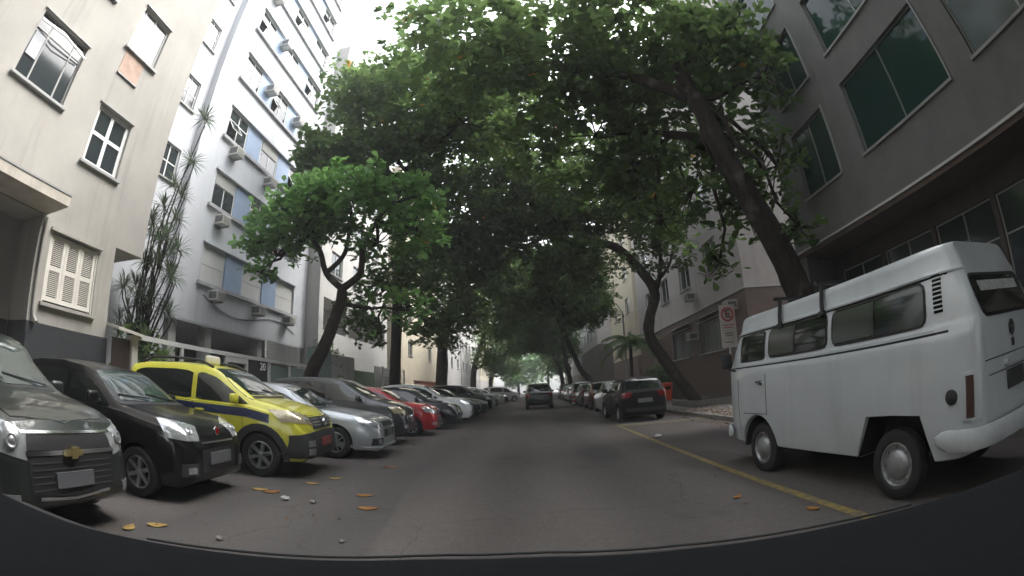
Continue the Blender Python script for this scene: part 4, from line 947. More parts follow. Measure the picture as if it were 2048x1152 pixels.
# right: near dark block over a recessed ground floor
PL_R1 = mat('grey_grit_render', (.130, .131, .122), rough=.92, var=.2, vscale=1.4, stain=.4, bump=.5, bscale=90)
r1 = empty('apartment_building', (0, 0, 0), 0, 'grey gritty block at right edge with large green glass windows', 'building')
F = Facade(r1, 8.6, -1)
hs1 = []
for k in range(4):
    z = 6.16 + 3.15 * k
    hs1 += [(4.45, 8.05, z, z + 2.1), (9.2, 11.2, z, z + 2.1), (.2, 3.6, z, z + 2.1), (-4, -.6, z, z + 2.1)]
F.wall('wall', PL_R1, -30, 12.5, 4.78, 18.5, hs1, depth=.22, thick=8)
for h in hs1:
    F.window(*h, us=[(h[0] + h[1]) / 2], fm=mat('bronze_frame', (.16, .17, .15), rough=.4, metal=.4), pm=M_PANEG, depth=.22, sill=False, fw=.05)
    F.piece('window_trim', mat('trim_grey', (.22, .22, .21), rough=.8), h[0] - .06, h[0] - .004, h[2] - .05, h[3] + .05, 0, .05); F.piece('window_trim', mat('trim_grey', (.22, .22, .21)), h[0] - .06, h[1] + .06, h[2] - .07, h[2] - .004, .0, .07)
F.piece('soffit_lip', mat('trim_pale', (.42, .42, .40), rough=.8), -30, 12.5, 4.72, 4.778, -.3, .07)
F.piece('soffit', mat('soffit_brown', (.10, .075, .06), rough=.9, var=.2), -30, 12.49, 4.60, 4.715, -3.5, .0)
F.wall('ground_floor_wall', mat('ground_floor_brown', (.075, .065, .055), rough=.8, var=.25), -8, 12.4, 0, 4.598, [], thick=8) if False else None
Fg = Facade(r1, 10.1, -1)
gh = [(3.2 + 2.25 * i, 5.3 + 2.25 * i, .9, 4.1) for i in range(4)] + [(-3.6 + 2.25 * i, -1.5 + 2.25 * i, .9, 4.1) for i in range(3)]
Fg.wall('ground_floor_wall', mat('ground_floor_brown', (.075, .065, .055), rough=.8, var=.25), -30, 12.4, 0, 4.598, gh, thick=6)
for h in gh: Fg.window(*h, cols=2, vs=[3.2], fm=M_FRAMEG, depth=.22, pm=M_PANE, sill=False, fw=.045)
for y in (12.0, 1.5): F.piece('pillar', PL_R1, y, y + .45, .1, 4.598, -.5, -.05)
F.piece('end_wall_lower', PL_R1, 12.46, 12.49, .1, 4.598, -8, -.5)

# right: pinkish white block on a brown base, with barred windows
r2 = empty('apartment_building', (0, 0, 0), 0, 'pinkish white block on a brown base behind the no parking sign', 'building')
F = Facade(r2, 8.7, -1)
BR = mat('brown_base', (.125, .085, .070), rough=.75, var=.2, vscale=2, stain=.15)
r2w = [(19.2 + 4.1 * i, 21.0 + 4.1 * i, 6.2 + 3.05 * k, 7.7 + 3.05 * k) for i in range(4) for k in range(5)]
F.wall('upper_wall', PL_PINK, 16.9, 36, 4.72, 22.5, r2w, depth=.2, thick=10)
for i, h in enumerate(r2w): F.window(*h, cols=2, fm=M_FRAMEW, open_sash=i % 3 == 0)
gw = [(19.4, 22.6, 2.5, 4.0), (24.2, 27.4, 2.5, 4.0)]
F.wall('base_wall', BR, 16.88, 36, 0, 4.69, gw, depth=.2, thick=10); F.piece('base_band', mat('trim_pale', (.42, .42, .40), rough=.8), 16.86, 36, 4.692, 4.75, -10, .05)
for h in gw:
    wn = F.window(*h, cols=3, fm=M_FRAMEG, pm=mat('pale_pane', (.2, .2, .2)))
    for k in range(11): F.piece('window_bar', M_FRAMEG, h[0] + .05 + k * (h[1] - h[0] - .12) / 10, h[0] + .07 + k * (h[1] - h[0] - .12) / 10, h[2] - .1, h[3] + .1, .10, .12)
    for v in (h[2] - .06, h[3] + .04): F.piece('bar_rail', M_FRAMEW, h[0] - .02, h[1] + .02, v, v + .03, .125, .14)
    aw = MB(); aw.quad((8.69, h[0] - .1, h[3] + .35), (8.69, h[1] + .1, h[3] + .35), (8.05, h[1] + .1, h[3] + .12), (8.05, h[0] - .1, h[3] + .12)); aw.quad((8.69, h[0] - .1, h[3] + .33), (8.69, h[1] + .1, h[3] + .33), (8.05, h[1] + .1, h[3] + .10), (8.05, h[0] - .1, h[3] + .10)); aw.build('awning', mat('awning_pale', (.42, .42, .41), rough=.4), r2)
for k, (u, v, lb) in enumerate(((18.0, 4.0, 'air conditioner on the brown base beside the no parking sign'), (23.0, 5.35, 'air conditioner on the pinkish block just above its brown base'), (23.2, 3.3, 'air conditioner between the two barred windows of the brown base'), (27.6, 8.4, 'air conditioner high on the pinkish block behind the twisted trunk'))): air_conditioner(F, u, v, lb)
flats('cream block with a dark edge behind the palm, right', 8.9, -1, 38, 50, 26, PL_CREAM, base=BR, gap=4)
flats('white block with a bay above dark columns, far right side', 7.6, -1, 52, 70, 20, PL_W2, v0=6.0, base=mat('ground_floor_brown', (.07, .06, .05)), gap=3.4)
flats('grey block at the far right end of the street', 8.8, -1, 72, 125, 20, PL_GREYB, base=BR, gap=4)

# ================================================================ TREES
def bark(name, light, dark):
    m = bpy.data.materials.new(name); m.use_nodes = True; t = m.node_tree; b = t.nodes['Principled BSDF']; L = t.links.new; b.inputs['Roughness'].default_value = .95; b.inputs['Specular IOR Level'].default_value = .2
    tc = t.nodes.new('ShaderNodeTexCoord'); mp = t.nodes.new('ShaderNodeMapping'); mp.inputs['Scale'].default_value = (11, 11, 2.2); L(tc.outputs['Object'], mp.inputs[0])
    n = t.nodes.new('ShaderNodeTexNoise'); n.inputs['Scale'].default_value = 1; n.inputs['Detail'].default_value = 8; n.inputs['Roughness'].default_value = .7; L(mp.outputs[0], n.inputs[0])
    n2 = t.nodes.new('ShaderNodeTexNoise'); n2.inputs['Scale'].default_value = 1.7; n2.inputs['Detail'].default_value = 5; L(tc.outputs['Object'], n2.inputs[0])
    r = t.nodes.new('ShaderNodeValToRGB'); r.color_ramp.elements[0].position = .38; r.color_ramp.elements[1].position = .62; r.color_ramp.elements[0].color = (*dark, 1); r.color_ramp.elements[1].color = (*light, 1); L(n.outputs['Fac'], r.inputs[0])
    mr = t.nodes.new('ShaderNodeMapRange'); mr.inputs[1].default_value = .58; mr.inputs[2].default_value = .70; mr.inputs[4].default_value = .55; L(n2.outputs['Fac'], mr.inputs[0])
    mx = t.nodes.new('ShaderNodeMixRGB'); mx.inputs['Color2'].default_value = (.13, .125, .10, 1); L(mr.outputs[0], mx.inputs['Fac']); L(r.outputs[0], mx.inputs['Color1']); L(mx.outputs[0], b.inputs['Base Color'])
    bp = t.nodes.new('ShaderNodeBump'); bp.inputs['Strength'].default_value = 1.0; bp.inputs['Distance'].default_value = .06; L(n.outputs['Fac'], bp.inputs['Height']); L(bp.outputs[0], b.inputs['Normal'])
    return m
BARK = bark('bark_dark', (.040, .031, .025), (.016, .013, .011))
BARK2 = bark('bark_grey', (.070, .058, .048), (.028, .023, .019))
LEAF_A = leaf_material('almond_leaf', (.040, .082, .026), (.115, .20, .054), trans=.5)
LEAF_B = leaf_material('bright_leaf', (.060, .145, .040), (.14, .31, .075), trans=.5)
LEAF_C = leaf_material('small_leaf', (.040, .075, .026), (.11, .18, .055), trans=.55)
LEAF_P = leaf_material('strap_leaf', (.045, .070, .038), (.10, .145, .075), odd=(.12, .13, .07), trans=.35)
rng = np.random.default_rng(11)
LT = np.array([(0, 0, 0), (-.20, .42, .03), (-.30, .74, .02), (0, 1.0, -.05), (.30, .74, .02), (.20, .42, .03), (0, .55, -.03)])    # obovate leaf, folded along the midrib
LF = np.array([(0, 6, 1), (1, 6, 2), (2, 6, 3), (3, 6, 4), (4, 6, 5), (5, 6, 0)])
LF4 = np.array([(0, 3, 1), (1, 3, 2), (3, 0, 5), (3, 5, 4)])
def lumps(p, k):      # low frequency field that opens gaps in a crown
    return np.sin(p[:, 0] * 1.3 + k) * np.sin(p[:, 1] * 1.1 + 2 * k) + np.sin(p[:, 2] * 1.7 - k) * np.cos(p[:, 0] * .7 + p[:, 1] * .9) + .5 * np.sin(p[:, 0] * 3.1 + p[:, 2] * 2.3 + k)
LAI = 1.75
def leaf_cloud(ells, size, per=8, droop=.25, gap=-.9, seed=1):
    LAI = 1.75 if seed in (3, 5) else 2.5
    g = np.random.default_rng(seed); C = []
    for (cx, cy, cz, rx, ry, rz, lai) in ells:
        n = int(lai * LAI * math.pi * rx * ry / (size * size * .38) / per) + 3
        d = g.normal(size=(n, 3)); d /= np.linalg.norm(d, axis=1)[:, None]
        rr = g.uniform(0.10, 1.0, n) ** .45 * (1 + .16 * np.sin(d[:, 0] * 5 + cx) * np.cos(d[:, 1] * 4 + cz) + .10 * g.normal(size=n))
        C.append(np.array((cx, cy, cz)) + d * rr[:, None] * np.array((rx, ry, rz)))
    C = np.concatenate(C); C = C[lumps(C, seed) > gap]
    n = len(C); az = (g.uniform(0, 2 * math.pi, (n, 1)) + np.arange(per)[None, :] * 2 * math.pi / per + g.normal(0, .3, (n, per))).ravel()
    el = g.normal(.15, .45, n * per) - droop * .3
    base = np.repeat(C, per, 0) + g.normal(0, size * .22, (n * per, 3))
    sc = size * np.repeat(g.uniform(.7, 1.25, n), per) * g.uniform(.6, 1.2, n * per)
    f = np.stack([np.cos(az) * np.cos(el), np.sin(az) * np.cos(el), np.sin(el)], 1)
    up = np.stack([g.normal(0, .45, n * per), g.normal(0, .45, n * per), np.ones(n * per)], 1)
    s = np.cross(f, up); s /= np.linalg.norm(s, axis=1)[:, None]; u = np.cross(s, f)
    val = np.repeat(g.uniform(0, .6, n), per) + g.uniform(0, .42, n * per)
    val = np.clip(val, 0, 1); val = np.where(val > .985, g.uniform(.9, .99, n * per), val * .92); rare = g.uniform(size=n * per) < .0012; val[rare] = 1.0
    return base, f, s, u, sc, val, C
def leaf_mesh(name, base, f, s, u, sc, val, m, rich=True):
    T = LT if rich else LT[:6]; F = LF if rich else LF4; n = len(base); k = len(T)
    V = base[:, None, :] + sc[:, None, None] * (T[None, :, 0:1] * s[:, None, :] + T[None, :, 1:2] * f[:, None, :] + T[None, :, 2:3] * u[:, None, :])
    Fi = (F[None] + (np.arange(n) * k)[:, None, None]).reshape(-1, 3)
    me = bpy.data.meshes.new(name); me.vertices.add(n * k); me.vertices.foreach_set('co', V.reshape(-1).astype(np.float32))
    nf = len(Fi); me.loops.add(nf * 3); me.loops.foreach_set('vertex_index', Fi.reshape(-1).astype(np.int32)); me.polygons.add(nf)
    me.polygons.foreach_set('loop_start', (np.arange(nf) * 3).astype(np.int32)); me.update(calc_edges=True)
    a = me.attributes.new('leafvar', 'FLOAT', 'POINT'); a.data.foreach_set('value', np.repeat(val, k).astype(np.float32))
    me.materials.append(m); return me
def wob(a, b, n, amp, sd):
    g = random.Random(sd); a, b = Vector(a), Vector(b); L = (b - a).length
    return [a.lerp(b, i / n) + Vector((g.uniform(-1, 1), g.uniform(-1, 1), g.uniform(-.6, .9))) * amp * L * (0 if i in (0, n) else 1) for i in range(n + 1)]
def smooth_path(pts, rad, n=5):
    pts = [Vector(p) for p in pts]; P, Q = [], []
    for i in range(len(pts) - 1):
        p0, p1, p2, p3 = pts[max(i - 1, 0)], pts[i], pts[i + 1], pts[min(i + 2, len(pts) - 1)]
        for k in range(n):
            t = k / n; P.append(.5 * ((2 * p1) + (p2 - p0) * t + (2 * p0 - 5 * p1 + 4 * p2 - p3) * t * t + (3 * p1 - p0 - 3 * p2 + p3) * t ** 3)); Q.append(rad[i] + (rad[i + 1] - rad[i]) * t)
    return P + [pts[-1]], Q + [rad[-1]]
def tree(name, label, trunk, rad, ells, size, lm=None, bark=None, seed=1, per=8, gap=-.9, rich=True, group='street trees', forks=(), single=0, twig=.02):
    root = empty(name, tuple(trunk[0]), 0, label, 'tree', group); o0 = Vector(trunk[0]); mb = MB()
    P, Q = smooth_path(trunk, rad); Q[0] *= 1.35; mb.tube([p - o0 for p in P], Q, 12, jit=.05).build('trunk', bark or BARK, root, smooth=60)
    end = Vector(trunk[-1]); base, f, s, u, sc, val, C = leaf_cloud(ells, size, per, gap=gap, seed=seed)
    for pts, rd in forks:
        P2, Q2 = smooth_path(pts, rd); MB().tube([p - o0 for p in P2], Q2, 8, jit=.05).build('limb', bark or BARK, root, smooth=60)
    starts = [end] + [Vector(pts[-1]) for pts, _ in forks] + [Vector(trunk[-2])]
    tw = MB(); g = random.Random(seed)
    for i, e in enumerate(ells):
        c = Vector(e[:3]); st = min(starts, key=lambda q: (q - c).length)
        if (c - st).length > .3:
            r0 = max(.05, rad[-1] * .55); pth = wob(st, c, 5, .06, seed * 31 + i)
            MB().tube([p - o0 for p in pth], [r0 * (1 - .13 * k) for k in range(6)], 7).build('limb', bark or BARK, root, smooth=60)
        near = C[np.linalg.norm((C - np.array(e[:3])) / np.array(e[3:6]), axis=1) < 1.05]
        for k in range(min(len(near), 14)):
            q = Vector(near[g.randrange(len(near))]); tw.tube([p - o0 for p in wob(c, q, 3, .08, seed * 977 + i * 50 + k)], [twig * 1.6, twig * 1.2, twig * .9, twig * .4], 4, caps=False)
    if tw.v: tag(tw.build('twigs', bark or BARK, root), kind='stuff')
    base = base - np.array(o0)
    if single:       # the leaves that show largest, each a piece of its own
        d = np.linalg.norm(base + np.array(o0) - np.array((0, 0, CAM_H)), axis=1); idx = np.argsort(d)[:single]; keep = np.ones(len(base), bool); keep[idx] = False
        one = []
        for q in range(4):
            me = leaf_mesh('leaf', np.zeros((1, 3)), np.array([[0., 1, 0]]), np.array([[1., 0, 0]]), np.array([[0, 0, 1.]]), np.ones(1), np.array([.1 + .22 * q]), lm or LEAF_A); one.append(me)
        for i in idx:
            o = link('leaf', one[int(val[i] * 3.99)], None, root)
            o.matrix_local = Matrix(((s[i][0], f[i][0], u[i][0], 0), (s[i][1], f[i][1], u[i][1], 0), (s[i][2], f[i][2], u[i][2], 0), (0, 0, 0, 1)))
            o.scale = (sc[i],) * 3; o.location = base[i]
        base, f, s, u, sc, val = base[keep], f[keep], s[keep], u[keep], sc[keep], val[keep]
    cr = link('crown', leaf_mesh('crown', base, f, s, u, sc, val, lm or LEAF_A, rich), None, root); cr['kind'] = 'stuff'
    return root
tree('almond_tree', 'large dark leaning tree rising behind the white van, arching over the road', [(7.75, 9.8, .05), (7.2, 9.8, 1.6), (6.66, 9.8, 3.05), (6.26, 9.8, 4.2), (5.37, 9.8, 6.2), (4.83, 9.95, 8.6), (4.6, 10.3, 10.2)], [.42, .39, .37, .35, .31, .25, .17],
     [(4.5, 11, 11.4, 3.4, 3.3, 2.3, 3.4), (1.3, 11.5, 11.4, 3.1, 3.3, 2.2, 3.2), (6.8, 11.4, 11.6, 1.9, 2.6, 1.8, 2.6), (2.5, 13.2, 9.3, 3.3, 3, 1.5, 2.6), (5.0, 12, 6.7, 1.7, 2.0, 1.5, 1.3), (6.9, 10.0, 6.6, 1.2, 1.1, 1.5, 1.3), (-1.6, 12, 12.6, 2.6, 3.3, 2.2, 3.0), (5.1, 11.2, 4.3, .5, .5, .5, 2.2), (6.9, 9.6, 4.7, .9, .6, .7, 1.2), (4.2, 14, 7.6, 2.2, 2, 1.2, 1.8), (3.4, 12.6, 7.9, 2.0, 1.8, 1.0, 1.8), (5.6, 11.0, 8.4, 1.8, 1.6, 1.2, 1.8), (5.9, 10.6, 5.6, .8, .8, .8, 1.2), (7.3, 9.8, 9.6, 1.0, 1.4, 1.7, 1.7), (7.4, 11.6, 7.2, .9, 1.4, 1.6, 1.7), (6.2, 11.4, 7.2, 1.1, 1.1, 1.2, 1.5), (4.0, 12.4, 6.0, .9, .9, .7, 1.3)],
     .34, seed=3, single=150, forks=[([(5.37, 9.8, 6.2), (5.2, 10.6, 7.6), (4.2, 12.2, 8.8)], [.2, .16, .1]), ([(4.83, 9.95, 8.6), (3.2, 10.6, 9.8), (1.2, 11.4, 10.8)], [.2, .15, .1])])
tree('almond_tree', 'small bright green tree with a forked crooked trunk behind the parked cars, left', [(-8.15, 14.6, .05), (-7.5, 14.6, 2), (-6.96, 14.6, 2.97), (-6.4, 14.6, 4.4), (-6.35, 14.6, 4.9)], [.27, .25, .22, .20, .17],
     [(-6.2, 14.6, 8.3, 2.5, 2.3, 1.1, 3.0), (-8.7, 14.5, 7.4, 1.8, 1.9, 1.0, 2.8), (-4.6, 14.8, 8.0, 1.7, 1.9, 1.1, 2.8), (-10.3, 14.4, 6.7, .8, .9, .5, 2.4), (-5.2, 15.0, 6.6, 1.3, 1.4, .7, 1.4), (-9.0, 14.3, 6.2, 1.0, 1.0, .7, 2.2), (-7.4, 14.2, 7.6, 2.0, 1.6, 1.0, 2.6), (-3.9, 15.0, 7.0, 1.3, 1.4, 1.0, 2.0), (-4.8, 16.2, 4.4, 1.3, 1.2, .9, 1.5), (-9.6, 14.3, 5.6, .7, .7, .5, 2.0)],
     .33, lm=LEAF_B, seed=5, single=150, forks=[([(-6.35, 14.6, 4.9), (-7.0, 14.6, 5.5), (-7.3, 14.6, 6.3), (-7.8, 14.6, 7.0)], [.13, .11, .10, .07]), ([(-6.35, 14.6, 4.9), (-5.7, 14.6, 5.4), (-5.6, 14.6, 6.3), (-5.2, 14.7, 7.3)], [.14, .12, .10, .07]), ([(-7.0, 14.6, 5.5), (-6.3, 14.6, 6.2), (-6.2, 14.6, 7.4)], [.10, .08, .06])])
tree('almond_tree', 'tall straight trunked tree on the left whose high crown reaches over the white block', [(-7.6, 24.8, .05), (-7.5, 24.8, 2), (-7.35, 24.8, 5.4), (-6.9, 23.6, 9), (-5.6, 21, 12)], [.36, .33, .30, .26, .18],
     [(-5.2, 18, 14.6, 3.3, 3.5, 2.6, 3.4), (-1.8, 19, 15.3, 3.6, 3.6, 2.6, 3.2), (-8.3, 17, 11.8, 1.9, 2.2, 1.1, 3.0), (-5.8, 20, 12.2, 3.1, 3.3, 1.9, 3.0), (-4.5, 24, 8.5, 3.2, 3.8, 2.2, 3.0), (-1, 24, 13, 3.8, 3.8, 2.6, 3.0), (-4.6, 21.5, 4.6, 1.6, 1.8, 1.1, 1.9), (-2.4, 16.5, 12.3, 2.6, 2.4, 1.6, 2.4), (-5.6, 20, 6.6, 1.9, 2.0, 1.5, 2.2), (-3.0, 22, 10.2, 3.0, 2.8, 1.8, 2.6), (-7.9, 18, 15.3, 1.8, 2.6, 2.0, 2.6), (-9.4, 17.0, 11.2, 1.0, 1.2, .7, 2.2), (-7.4, 19.6, 4.8, 1.7, 1.5, 1.3, 1.3), (-6.0, 18.0, 3.8, 1.0, 1.0, .7, 1.3)],
     .35, seed=8, single=0)
tree('almond_tree', 'crooked snaking trunk on the right growing out of a low stone planter', [(7.4, 20, .05), (6.9, 20, .8), (6.11, 20, 1.9), (5.3, 20, 3.3), (5.35, 20, 4.2), (5.69, 20, 5.2), (5.32, 20, 6.1), (4.27, 20, 7.35), (3.16, 20.2, 7.9), (1.6, 20.8, 8.8)], [.29, .26, .25, .25, .24, .23, .22, .20, .17, .12],
     [(3.5, 22, 11, 3.7, 4.6, 2.6, 2.8), (0, 24, 11, 3.4, 3.8, 2.4, 2.8), (6.0, 20, 9.2, 2.1, 2.8, 1.6, 1.4), (5.6, 19, 7.0, 2.0, 1.8, 1.2, .9), (2.0, 20, 7.2, 1.6, 1.8, .9, 1.6), (2.4, 26, 8.0, 3.0, 3.0, 1.5, 2.0), (-1.6, 26, 8.6, 2.4, 3.0, 1.5, 2.0), (1.5, 21, 9.2, 2.4, 2.4, 1.3, 2.0)], .26, lm=LEAF_C, bark=BARK2, seed=12, forks=[([(5.69, 20, 5.2), (6.1, 20, 6.4), (6.2, 20, 8.0)], [.13, .10, .06]), ([(5.6, 20, 5.6), (6.6, 20.2, 6.6), (7.0, 20.3, 7.8)], [.10, .07, .05])])
for nm, lb, tr, rd, el, sz, lm, sd in (
  ('almond_tree', 'thick dark trunk on the left standing before the cream block', [(-7.6, 38, .05), (-7.4, 38, 3), (-7.0, 37.6, 7), (-5.5, 35, 9)], [.55, .5, .4, .25], [(-4, 32, 10, 3.8, 4.6, 2.8, 3.0), (-5.6, 34, 7.2, 2.4, 2.8, 1.8, 2.6), (-1, 38, 11, 3.8, 4.6, 2.4, 3.0), (-5.6, 33, 4.9, 1.4, 1.5, 1.0, 1.3)], .36, LEAF_A, 21),
  ('almond_tree', 'slim tree on the right leaning out over the parked cars', [(6.4, 46, .05), (5.6, 46, 2), (4.6, 45.6, 3.4), (2.7, 44, 8)], [.34, .3, .27, .18], [(2.5, 36, 9.9, 4.2, 5.4, 2.6, 3.0), (5.0, 40, 8.6, 2.4, 4.4, 1.8, 2.4), (4.2, 34, 7.0, 2.4, 3.6, 1.6, 2.4), (.8, 33, 8.2, 3.0, 3.6, 1.6, 2.4), (0, 44, 10.5, 3.6, 5, 2.2, 3.0)], .36, LEAF_A, 22),
  ('almond_tree', 'far left tree with its crown over the row of parked cars', [(-7.4, 58, .05), (-7.2, 58, 4), (-5.5, 55, 8)], [.4, .36, .24], [(-3.5, 50, 9.5, 3.8, 7, 2.8, 3.0), (0, 55, 11, 3.8, 7, 2.8, 3.0), (-5.4, 55, 5.4, 1.9, 3.4, 1.6, 1.8), (-1.5, 62, 7.6, 3.4, 5, 1.6, 2.4)], .42, LEAF_A, 23),
  ('almond_tree', 'far right tree with a dark upright trunk beside the grey columns', [(5.4, 62, .05), (4.9, 62, 3), (4.0, 60, 8)], [.36, .32, .22], [(3, 58, 9.5, 3.8, 7, 2.8, 3.0), (5.2, 66, 7, 2.2, 4.6, 2.0, 2.4), (1.5, 66, 7.8, 3.2, 5, 1.5, 2.4)], .42, LEAF_A, 24),
  ('almond_tree', 'distant tree on the left closing the green tunnel', [(-7.2, 80, .05), (-6.8, 80, 4), (-4, 78, 8)], [.4, .36, .24], [(-3, 78, 10, 5.4, 9, 3.2, 3.0), (-6.2, 78, 5.4, 1.8, 5, 2.0, 2.0), (-4.4, 88, 6.0, 2.6, 6, 2.6, 2.4)], .5, LEAF_A, 25),
  ('almond_tree', 'distant tree on the right closing the green tunnel', [(5.6, 84, .05), (5.2, 84, 4), (3.6, 82, 8)], [.4, .36, .24], [(3.5, 82, 10, 4.6, 9, 3.2, 3.0), (5.5, 86, 6, 1.6, 5, 2.0, 2.0), (4.4, 96, 6.5, 2.8, 6, 3.0, 2.4)], .5, LEAF_A, 26),
  ('broadleaf_tree', 'bright green tree at the end of the street, seen below the dark tunnel', [(-3.5, 118, .05), (-3.5, 118, 3), (-3.2, 118, 6)], [.4, .34, .2], [(-3, 118, 6.4, 5.6, 4.6, 4.4, 3.0), (-4.6, 112, 3.6, 2.8, 2.4, 2.2, 3.0), (1.0, 122, 9.5, 4.6, 4, 3.6, 2.4), (-7, 116, 9, 4, 4, 4, 2.6)], .5, LEAF_B, 27),
  ('broadleaf_tree', 'second bright tree at the end of the street, right of the road', [(4.4, 128, .05), (4.4, 128, 3), (4.4, 128, 7)], [.4, .34, .2], [(4.4, 128, 8, 5.2, 4.2, 5.0, 2.6), (9, 126, 6, 3, 3, 4, 2.6), (-1, 134, 5, 5, 3, 3.5, 2.4)], .5, LEAF_B, 28)):
    tree(nm, lb, tr, rd, el, sz, lm=lm, seed=sd, rich=False, twig=.03)
for lb, tr, el, sd in (('unseen leafy tree added on the right pavement just behind the viewpoint for shade', [(6.9, -3.5, .05), (6.5, -3.5, 4), (5.4, -3, 8)], [(4.6, 1.2, 12.0, 3.6, 3.0, 2.2, 2.6), (4.5, -4.5, 11.5, 4.2, 4.0, 2.6, 2.6), (.2, -3.0, 12.5, 3.4, 4.0, 2.4, 2.4)], 61),
  ('second unseen leafy tree added on the right pavement, further behind the viewpoint, for shade', [(6.9, -16, .05), (6.5, -16, 4), (5.4, -15, 8)], [(3.6, -14, 11.0, 5.0, 6.0, 2.8, 2.6), (-1.5, -15, 12, 4.0, 6, 2.6, 2.4), (3, -24, 10, 6, 5, 3.5, 2.6)], 62),
  ('unseen leafy tree added on the left kerb behind the viewpoint for shade', [(-7.6, -14, .05), (-7.3, -14, 4), (-6, -14, 8)], [(-5.5, -15, 10.5, 3.6, 5.0, 2.6, 2.4), (-4, -25, 9, 5, 5, 3.5, 2.6)], 63)):
    tree('almond_tree', lb, tr, [.4, .34, .22], el, .36, seed=sd, rich=False, twig=.03)  # unseen trees added behind the camera to shade the right side
# planter kerb round the crooked tree
pl = empty('tree_planter', (0, 0, 0), 0, 'low stone planter kerb round the crooked tree on the right', 'planter')
for nm, b in (('kerb', (6.55, 8.5, 18.4, 18.6)), ('kerb', (6.55, 6.75, 18.602, 21.4)), ('kerb', (6.752, 8.5, 21.2, 21.4))): MB().box(*b, .1, .38).build(nm, M_KERB, pl)
MB().box(6.76, 8.49, 18.61, 21.19, .1, .27).build('soil', M_EARTH, pl)

# strap-leaved dragon tree between the two left blocks, and a palm on the right
def strap_rosette(mb, c, n, ln, wd, up, g):
    c = Vector(c)
    for k in range(n):
        a = g.uniform(0, 6.283); e = g.uniform(-.5, 1.25) + up; l = ln * g.uniform(.75, 1.1)
        f = Vector((math.cos(a) * math.cos(e), math.sin(a) * math.cos(e), math.sin(e))); s = f.cross(Vector((0, 0, 1)))
        if s.length < .05: s = Vector((1, 0, 0))
        s.normalize(); p1 = c + f * l * .55; p2 = c + f * l + Vector((0, 0, -l * .14))
        n0 = len(mb.v); mb.v += [tuple(c - s * wd * .4), tuple(c + s * wd * .4), tuple(p1 + s * wd), tuple(p1 - s * wd), tuple(p2)]
        mb.f += [[n0, n0 + 1, n0 + 2, n0 + 3], [n0 + 3, n0 + 2, n0 + 4]]
dr = empty('dragon_tree', (-11.0, 9.4, .1), 0, 'spiky strap leaved dragon tree growing between the beige and white blocks', 'tree'); g = random.Random(4); stem = MB(); D0 = Vector((-11.0, 9.4, .1))
heads = [(-9.6, 9.4, 9.3), (-9.65, 9.4, 7.75), (-10.35, 9.5, 7.2), (-10.4, 9.3, 6.4), (-9.9, 9.5, 6.0), (-10.8, 9.4, 5.6), (-10.2, 9.2, 5.3), (-9.5, 9.4, 5.0), (-9.9, 9.5, 4.4), (-10.6, 9.3, 4.7), (-11.2, 9.3, 4.1), (-9.4, 9.2, 4.2), (-10.2, 9.2, 3.7), (-9.8, 9.3, 3.3), (-11.6, 9.4, 3.4), (-10.9, 9.2, 3.5), (-11.9, 9.4, 4.2), (-10.0, 9.6, 6.8), (-10.6, 9.2, 2.9), (-11.3, 9.3, 2.7)]
heads += [(-10.9 + g.uniform(-1.1, 1.2) + (z - 3) * .12, 9.4 + g.uniform(-.5, .4), z) for z in [2.6 + 3.6 * (i / 16) for i in range(16)]]
for i, h in enumerate(heads):
    h = Vector(h); mid = Vector((-11.0 + g.uniform(-.5, .5), 9.4, h.z * .45))
    P, Q = smooth_path([Vector((-11.0 + g.uniform(-.4, .4), 9.4 + g.uniform(-.2, .2), .1)), mid, h - Vector((-.1, 0, .35)), h], [.045, .032, .02, .016]); stem.tube([p - D0 for p in P], Q, 6)
    rs = MB(); strap_rosette(rs, h - D0, 60, .62, .016, 0, g); me = rs.mesh('leaf_head'); a = me.attributes.new('leafvar', 'FLOAT', 'POINT'); a.data.foreach_set('value', [g.uniform(0, .8) for _ in me.vertices]); link('leaf_head', me, LEAF_P, dr)
stem.build('stems', BARK2, dr, smooth=60)
pm_ = empty('palm', (6.55, 30, .1), 0, 'short feather palm behind the crooked trunk on the right pavement', 'palm'); g = random.Random(9)
MB().tube([(0, 0, 0), (-.05, 0, 2), (0, 0, 3.9)], [.16, .12, .11], 10, jit=.08).build('trunk', BARK2, pm_, smooth=60)
for k in range(18):
    a = k * 6.283 / 18 + g.uniform(-.2, .2); e = g.uniform(.1, 1.1); fr_ = MB(); pts = []
    for i in range(9):
        t = i / 8; rad_ = 2.1 * t; pts.append(Vector((math.cos(a) * rad_ * math.cos(e * (1 - .6 * t)), math.sin(a) * rad_ * math.cos(e * (1 - .6 * t)), 3.9 + math.sin(e) * 2.0 * t - 1.5 * t * t)))
    fr_.tube(pts, [.02] * 8 + [.006], 4)
    for i in range(1, 9):
        d = (pts[i] - pts[i - 1]).normalized(); sd_ = d.cross(Vector((0, 0, 1))).normalized()
        for q in (-1, 1):
            for j in (0, .33, .66):
                p = pts[i - 1].lerp(pts[i], j); tip = p + sd_ * q * .55 + d * .3 - Vector((0, 0, .22)); n0 = len(fr_.v); fr_.v += [tuple(p - d * .05), tuple(p + d * .07), tuple(tip)]; fr_.f.append([n0, n0 + 1, n0 + 2])
    me = fr_.mesh('frond'); at = me.attributes.new('leafvar', 'FLOAT', 'POINT'); at.data.foreach_set('value', [g.uniform(.2, .8) for _ in me.vertices]); link('frond', me, LEAF_A, pm_)
